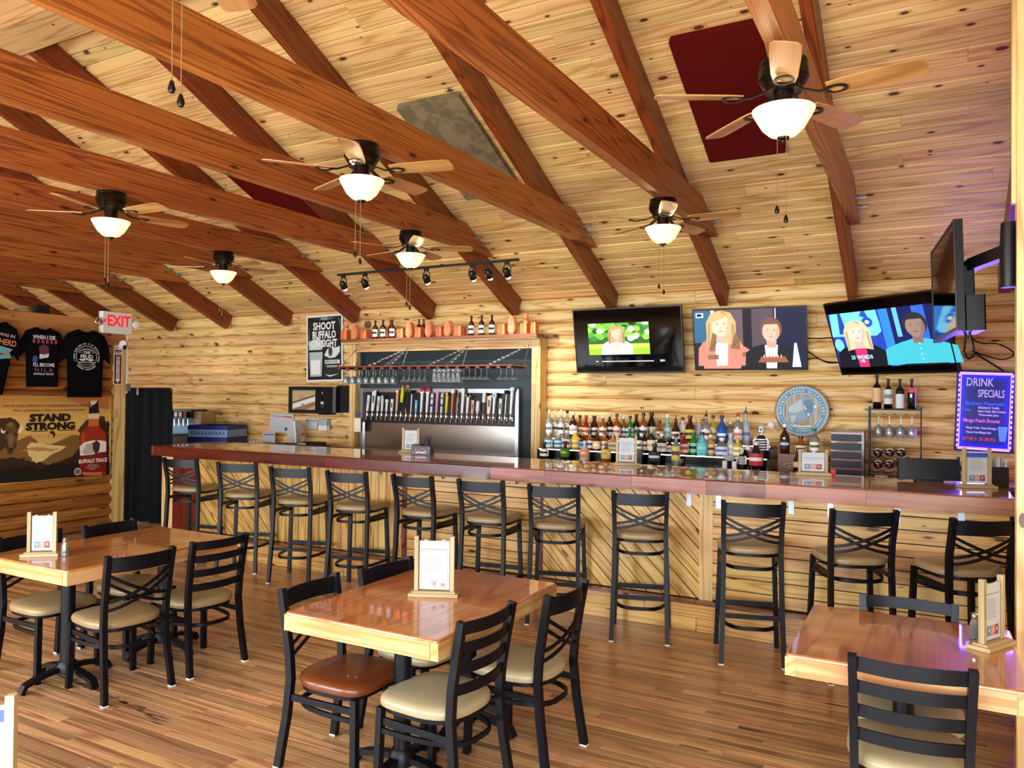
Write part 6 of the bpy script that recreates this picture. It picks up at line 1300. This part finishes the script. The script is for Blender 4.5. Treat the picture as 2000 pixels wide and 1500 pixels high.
sh_ += [('b06a34', [Q((120, 774), (213, 772), (213, 800), (170, 795))]), ('caa85e', rect(-hw, -.12, hw, .0)), ('7a5626', jag(Q((-55, 880), (30, 862), (60, 850), (75, 866), (100, 868), (140, 850), (165, 852), (213, 820), (213, 928), (-55, 945)))),
        ('2c1a0a', jag(Q((-55, 905), (25, 893), (60, 902), (95, 908), (140, 892), (160, 868), (213, 850), (213, 930), (-55, 947)))), ('d8bc7c', jag(Q((52, 872), (60, 864), (130, 872), (118, 880), (100, 888), (85, 900), (70, 905), (55, 890)))), ('a8884a', jag(Q((30, 884), (60, 874), (118, 876), (100, 882), (60, 880)))), ('120a04', jag(Q((-55, 918), (213, 902), (213, 931), (-55, 948)))),
        ('4a3014', jag(Q((150, 842), (166, 822), (186, 812), (205, 815), (213, 840), (190, 860), (160, 862)), .04)), ('2e1c0a', [jag(Q((168, 838), (190, 818), (212, 826), (212, 850), (180, 862)), .04), jag(Q((30, 900), (44, 894), (56, 902), (48, 912), (34, 912)), .03), jag(Q((62, 908), (80, 902), (92, 910), (80, 918), (66, 917)), .03)]),
        ('3c2812', jag(Q((-55, 830), (-20, 822), (5, 817), (20, 815), (32, 822), (40, 838), (34, 850), (32, 868), (24, 885), (16, 888), (10, 872), (2, 880), (-55, 900)), .02)), ('5a4020', jag(Q((8, 836), (20, 828), (34, 836), (34, 856), (26, 878), (18, 886), (12, 860)), .02)), ('7a5c34', [jag(Q((14, 850), (22, 846), (28, 852), (24, 870), (19, 876)), .015), jag(Q((10, 830), (20, 824), (30, 829), (22, 834)), .02)]), ('20140a', [Q((10, 845), (16, 842), (15, 850)), Q((28, 845), (33, 848), (27, 851)), Q((18, 875), (25, 874), (20, 886))]), ('e0d0a8', [Q((2, 836), (6, 842), (12, 841), (7, 847), (1, 844)), Q((36, 838), (45, 828), (46, 838), (40, 846), (34, 846))]),
        ('1c1008', [Q((60, 842), (92, 841), (92, 842.5), (60, 843.5)), Q((112, 840), (148, 839), (148, 840.5), (112, 841.5)), Q((96, 843), (104, 841), (108, 848), (104, 856), (103, 848), (97, 846))])]
# the printed bottle
sh_ += [('9a2c10', Q((155, 862), (158, 846), (168, 836), (173, 832), (192, 832), (197, 836), (206, 846), (207, 862), (206, 926), (156, 928))), ('c86428', [Q((173, 818), (193, 817), (193, 832), (172, 833)), Q((160, 922), (200, 919), (198, 928), (164, 929))]), ('e0c898', Q((172, 808), (193, 807), (193, 818), (172, 818))), ('100c08', Q((175, 783), (191, 782), (193, 807), (173, 808))), ('d8c8b0', Q((176, 783), (190, 782), (187, 788), (176, 795))),
        ('b8461c', [Q((158, 850), (164, 842), (166, 870), (159, 866))]), ('7a1410', Q((155, 889), (207, 880), (207, 922), (157, 922))), ('e8e0d0', Q((155, 872), (164, 864), (180, 860), (196, 860), (207, 862), (207, 882), (190, 884), (180, 888), (156, 890))), ('b8b0a4', Q((160, 882), (168, 868), (180, 864), (186, 876), (180, 886), (164, 888))), ('3a302a', Q((180, 866), (188, 860), (195, 866), (193, 880), (186, 888), (181, 878))), ('6a5c50', ell(*q2(151, 921), .045, .05, 18)), ('d8d0b8', ring(*q2(151, 921), .034, .043, 18))]
art('print', po, sh_, y=-.0033, step=.0002)
for s, px, py, sz, c_, bd_, cx_ in (('STAND', 98, 816.5, .115, '140c06', .007, 1.28), ('STRONG', 99, 833, .115, '140c06', .007, 1.25), ('BUFFALO TRACE', 181, 900, .065, 'f0e8dc', .002, .75), ('KENTUCKY', 180, 908, .025, 'e0c8b0', 0, .9), ('STRAIGHT BOURBON', 180, 912, .022, 'e0c8b0', 0, .8), ('WHISKEY', 180, 916, .022, 'e0c8b0', 0, .9)):
    u, v = q2(px, py); text(po, s, sz, flat(c_), u, v, -.0125, bd_, 1, cx_)
for s, py in (('Taste the result of 200 years of uncompromised bourbon craftsmanship.', 792), ('Made in small batches at America\'s most decorated distillery.', 801)):
    u, v = q2(98, py); text(po, s, .042, flat('3a2410'), u, v, -.0125, 0, 1, .88 if py == 792 else .82, shear=.25)
def shirt(label, px0, px1, pyt, pyb, X, roll=0, arts=None, skew=0):
    a, b_ = onwall(px0, pyt, X), onwall(px1, pyb, X); w = b_.y - a.y; h = a.z - b_.z
    r = thing('hanging_shirt', label, 't-shirt', (X, (a.y + b_.y) / 2, a.z), PI / 2, 'shirts hanging on the wall'); r.rotation_euler = (0, roll, PI / 2)
    H2 = w / 2
    out = [(-H2 * .66, -h), (H2 * .66, -h), (H2 * .70, -h * .45), (H2 * .78, -h * .42), (H2, -h * .5), (H2 * .92, -h * .22), (H2 * .72, -h * .07), (H2 * .3, -.0), (H2 * .12, -h * .035), (-H2 * .12, -h * .035), (-H2 * .3, 0), (-H2 * .72, -h * .07), (-H2 * .92, -h * .22), (-H2, -h * .5), (-H2 * .78, -h * .42), (-H2 * .70, -h * .45)]
    body = [out[i] for i in (0, 1, 2, 6, 7, 8, 9, 10, 11, 15)]; rs = [out[i] for i in (2, 3, 4, 5, 6)]; ls = [out[i] for i in (11, 12, 13, 14, 15)]
    cen = (0, -h * .5)
    part('body', MB().prism(body, -.012, .012, 'XZ').prism([(cen[0] + (p[0] - cen[0]) * .86, cen[1] + (p[1] - cen[1]) * .9) for p in body], -.026, -.0125, 'XZ'), M_FABRIC, r, smooth=60)
    part('sleeve', MB().prism(rs, -.014, .010, 'XZ'), M_FABRIC, r, smooth=0); part('sleeve', MB().prism(ls, -.014, .010, 'XZ'), M_FABRIC, r, smooth=0)
    part('hanger', MB().tube([(-H2 * .5, .0, -.03), (0, .0, .025), (H2 * .5, .0, -.03)], .004, 6, up=(0, 1, 0)).tube([(0, 0, .025), (0, 0, .06), (.02, .0, .08), (.035, .0, .065)], .003, 6, up=(0, 1, 0)), flat('8a5a2a'), r)
    if arts: arts(r, w, h)
    return r
def feud(r, w, h):
    z = -h * .40
    art('print', r, [('e8e8e6', ring(0, z, w * .20, w * .208, 30)), ('e8e8e6', [ell(0, z + w * .07, w * .15, w * .085, 16, 0, PI)]), ('0c0c0e', [ell(0, z + w * .072, w * .14, w * .074, 16, 0, PI)]), ('e8e8e6', [ell(0, z - w * .10, w * .15, w * .06, 16, PI, 2 * PI), [(-w * .15, z - w * .06), (-w * .08, z - w * .085), (0, z - w * .06), (w * .08, z - w * .085), (w * .15, z - w * .06), (w * .15, z - w * .05), (0, z - w * .048), (-w * .15, z - w * .05)]]), ('0c0c0e', [ell(0, z - w * .11, w * .135, w * .045, 16, PI, 2 * PI)]), ('e8e8e6', [ell(-w * .08 + w * .04 * k, z + w * .115 + w * .012 * (k % 2), w * .008, w * .006, 6) for k in range(5)])], y=-.0265)
    text(r, 'THE', w * .07, flat('f0f0ee'), 0, z + w * .075, -.029, .0005); text(r, 'FEUD', w * .105, flat('f0f0ee'), 0, z - w * .005, -.029, .001)
    arc_text(r, 'I WENT DOWN AND ATE IT AT BUFFALO TRACE', w * .245, w * .038, flat('e8e8e6'), rad(200), rad(-20), 0, z, -.029, .0006)
    arc_text(r, 'BURGER CHALLENGE', w * .245, w * .038, flat('e8e8e6'), rad(225), rad(315), 0, z, -.029, .0006, inward=True)
def tee2(r, w, h):
    z = -h * .46
    art('print', r, [('5a2a3a', ell(0, z + .06, .06, .06, 10)), ('c8ccd8', [[(-.05, z - .05), (.05, z - .03), (.06, z + .02), (.0, z), (-.05, z + .01)]]), ('3a4a8a', [ell(-.1, z - .06, .03, .05, 8)]), ('8a3a44', [rect(-.13 + .05 * k, z + .13, -.10 + .05 * k, z + .18) for k in range(6)])], y=-.0265)
    text(r, 'WHEN I DIE', .06, flat('dfe2e8'), 0, z + .20, -.029, .001, cx=.8); text(r, "I'LL BECOME", .055, flat('dfe2e8'), 0, z - .12, -.029, .001, cx=.8); text(r, 'H I L A', .07, flat('8a4a6a'), 0, z - .18, -.029, .001); text(r, 'BUFFALO TRACE', .03, flat('dfe2e8'), 0, z - .225, -.029, .0005)
def tee1(r, w, h):
    z = -h * .36
    text(r, 'I WAS IN', .05, flat('c8b0a8'), .1, z + .14, -.029, .0005); text(r, 'THE HERD', .09, flat('c87a5a'), .06, z + .06, -.029, .002, cx=.8)
    art('print', r, [('5aa0a8', [[(-.2, z - .1), (.16, z - .06), (.2, z + .0), (.0, z + .02), (-.2, z)], [(.05, z - .14), (.2, z - .1), (.18, z - .05), (.06, z - .09)]]), ('c86a3a', [[(-.05, z - .16), (.05, z - .1), (.02, z - .09), (-.1, z - .14)], [(.1, z - .06), (.17, z - .01), (.14, z - .08)]])], y=-.0265)
shirt('black t-shirt with a white burger emblem, nearest the exit sign', 117, 213, 640, 776, -9.05, 0, feud)
shirt('black t-shirt with small faded print between the other shirts', 38, 126, 636, 756, -9.06, 0, tee2)
shirt('black t-shirt with orange and teal print, cut by the left edge', -62, 46, 620, 768, -9.02, rad(9), tee1)
# exit sign with emergency lamps
e0, e1 = onwall(197, 614, -9.08), onwall(256, 648, -9.08); w = e1.y - e0.y; h = .27
ex = thing('exit_sign', 'white illuminated exit sign with two emergency lamps', 'exit sign', (-9.10, (e0.y + e1.y) / 2, (e0.z + e1.z) / 2), PI / 2)
part('housing', MB().box(-w / 2, w / 2, -.05, .03, -h / 2, h / 2, ch=.012), flat('dfe0da', 0, .4), ex, smooth=0)
text(ex, 'EXIT', .19, flat('e01a2a', .5), .015, .02, -.0515, .006, 1, .82)
art('arrow', ex, [('e01a2a', [(-w / 2 + .015, .02), (-w / 2 + .05, .05), (-w / 2 + .05, -.01)])], y=-.051, emit=.5)
for s, c_ in ((-1, M_CHROME), (1, M_WHITE)):
    part('lamp', MB().lathe([(.02, 0), (.05, .03), (.052, .05), (.045, .058), (.0, .062)], 16, M=Matrix.Translation((s * (w / 2 + .05), -.01, 0)) @ Matrix.Rotation(PI / 2, 4, 'X')), c_, ex)
    part('lamp_arm', MB().tube([(s * (w / 2 - .005), 0, 0), (s * (w / 2 + .05), 0, 0)], .012, 8), flat('dfe0da', 0, .4), ex)
f0, f1 = onwall(222.5, 682, -9.165), onwall(237.5, 751, -9.165); w = f1.y - f0.y; h = f0.z - f1.z
fs_ = thing('extinguisher_sign', 'narrow white and maroon fire extinguisher arrow sign on the post', 'sign', (-9.166, (f0.y + f1.y) / 2, (f0.z + f1.z) / 2), PI / 2)
part('plate', MB().box(-w / 2, w / 2, -.003, .002, -h / 2, h / 2), flat('e8e8e8', 0, .4), fs_, smooth=0)
art('print', fs_, [('5a1418', rect(-w * .42, -h * .48, w * .42, h * .48)), ('ece8e8', [(-w * .2, h * .30), (w * .2, h * .30), (w * .2, -h * .36), (w * .34, -h * .36), (0, -h * .46), (-w * .34, -h * .36), (-w * .2, -h * .36)]), ('ece8e8', [rect(-w * .4, h * .34, w * .4, h * .44)])], y=-.0031)
text(fs_, 'FIRE', .06, flat('b01a20'), 0, h * .39, -.0045, .001, 1, .8)
for i, ch_ in enumerate('EXTINGUISHER'): text(fs_, ch_, .036, flat('2a0c0e'), 0, h * .27 - i * h * .052, -.0045, .0008)
q = onwall(235, 674, -9.08)
sc_ = thing('security_camera', 'white bullet security camera above the extinguisher sign', 'camera', (-9.15, q.y, q.z), PI / 2)
part('tube', MB().lathe([(.035, -.09), (.04, -.085), (.04, .07), (.036, .075), (.0, .075)], 16, M=Matrix.Translation((.02, -.08, 0)) @ Matrix.Rotation(rad(70), 4, 'X') @ Matrix.Rotation(rad(-25), 4, 'Y')), M_WHITE, sc_)
part('lens', MB().sphere((.0, -.157, -.03), .028, 12, 8, 1, .5), mat('lens_black', '050507', .1), sc_)
part('bracket', MB().tube([(.0, .02, -.02), (.0, -.06, .0)], .012, 8), M_WHITE, sc_)
q = onwall(241, 700, -9.15); solo('conduit', 'white conduit running down beside the extinguisher sign', 'conduit', MB().tube([(0, 0, 0), (0, 0, .75)], .011, 8), M_WHITE, (-9.18, 6.385, 1.72))
solo('conduit_box', 'small grey junction box on the white conduit', 'box', MB().box(-.02, .03, -.02, .02, 0, .09), flat('6a6a68'), (-9.17, 6.395, 1.75), smooth=0)
solo('light_switch', 'brass-toned switch plate on the pine post', 'switch', MB().box(-.003, .003, -.03, .03, -.055, .055), flat('c8a868', 0, .4), (-9.166, 6.215, onwall(216, 808).z), smooth=0)
q = atX(45, 598, -9.25)
solo('rope_coil', 'small coil of pale rope on top of the header board', 'rope', MB().lathe([(.08 + .02 * math.cos(a), .02 + .02 * math.sin(a)) for a in [2 * PI * k / 10 for k in range(11)]], 18).lathe([(.07 + .018 * math.cos(a), .055 + .018 * math.sin(a)) for a in [2 * PI * k / 10 for k in range(11)]], 18), flat('8a7048', 0, .9), (-9.25, q.y, 2.6505))
solo('black_speaker', 'small black box beside the rope coil on the header board', 'box', MB().box(-.06, .06, -.07, .07, 0, .10), M_BLACKP, (-9.25, q.y + .2, 2.6505), smooth=0)
q = atY(252, 722, 8.05); solo('wall_sticker', 'tiny blue heart sticker on the log wall', 'sticker', MB().prism([(0, -.03), (.03, .008), (.022, .028), (0, .018), (-.022, .028), (-.03, .008)], -.001, .001, 'XZ'), flat('2a6ab8'), (q.x, 8.064, q.z), smooth=0)
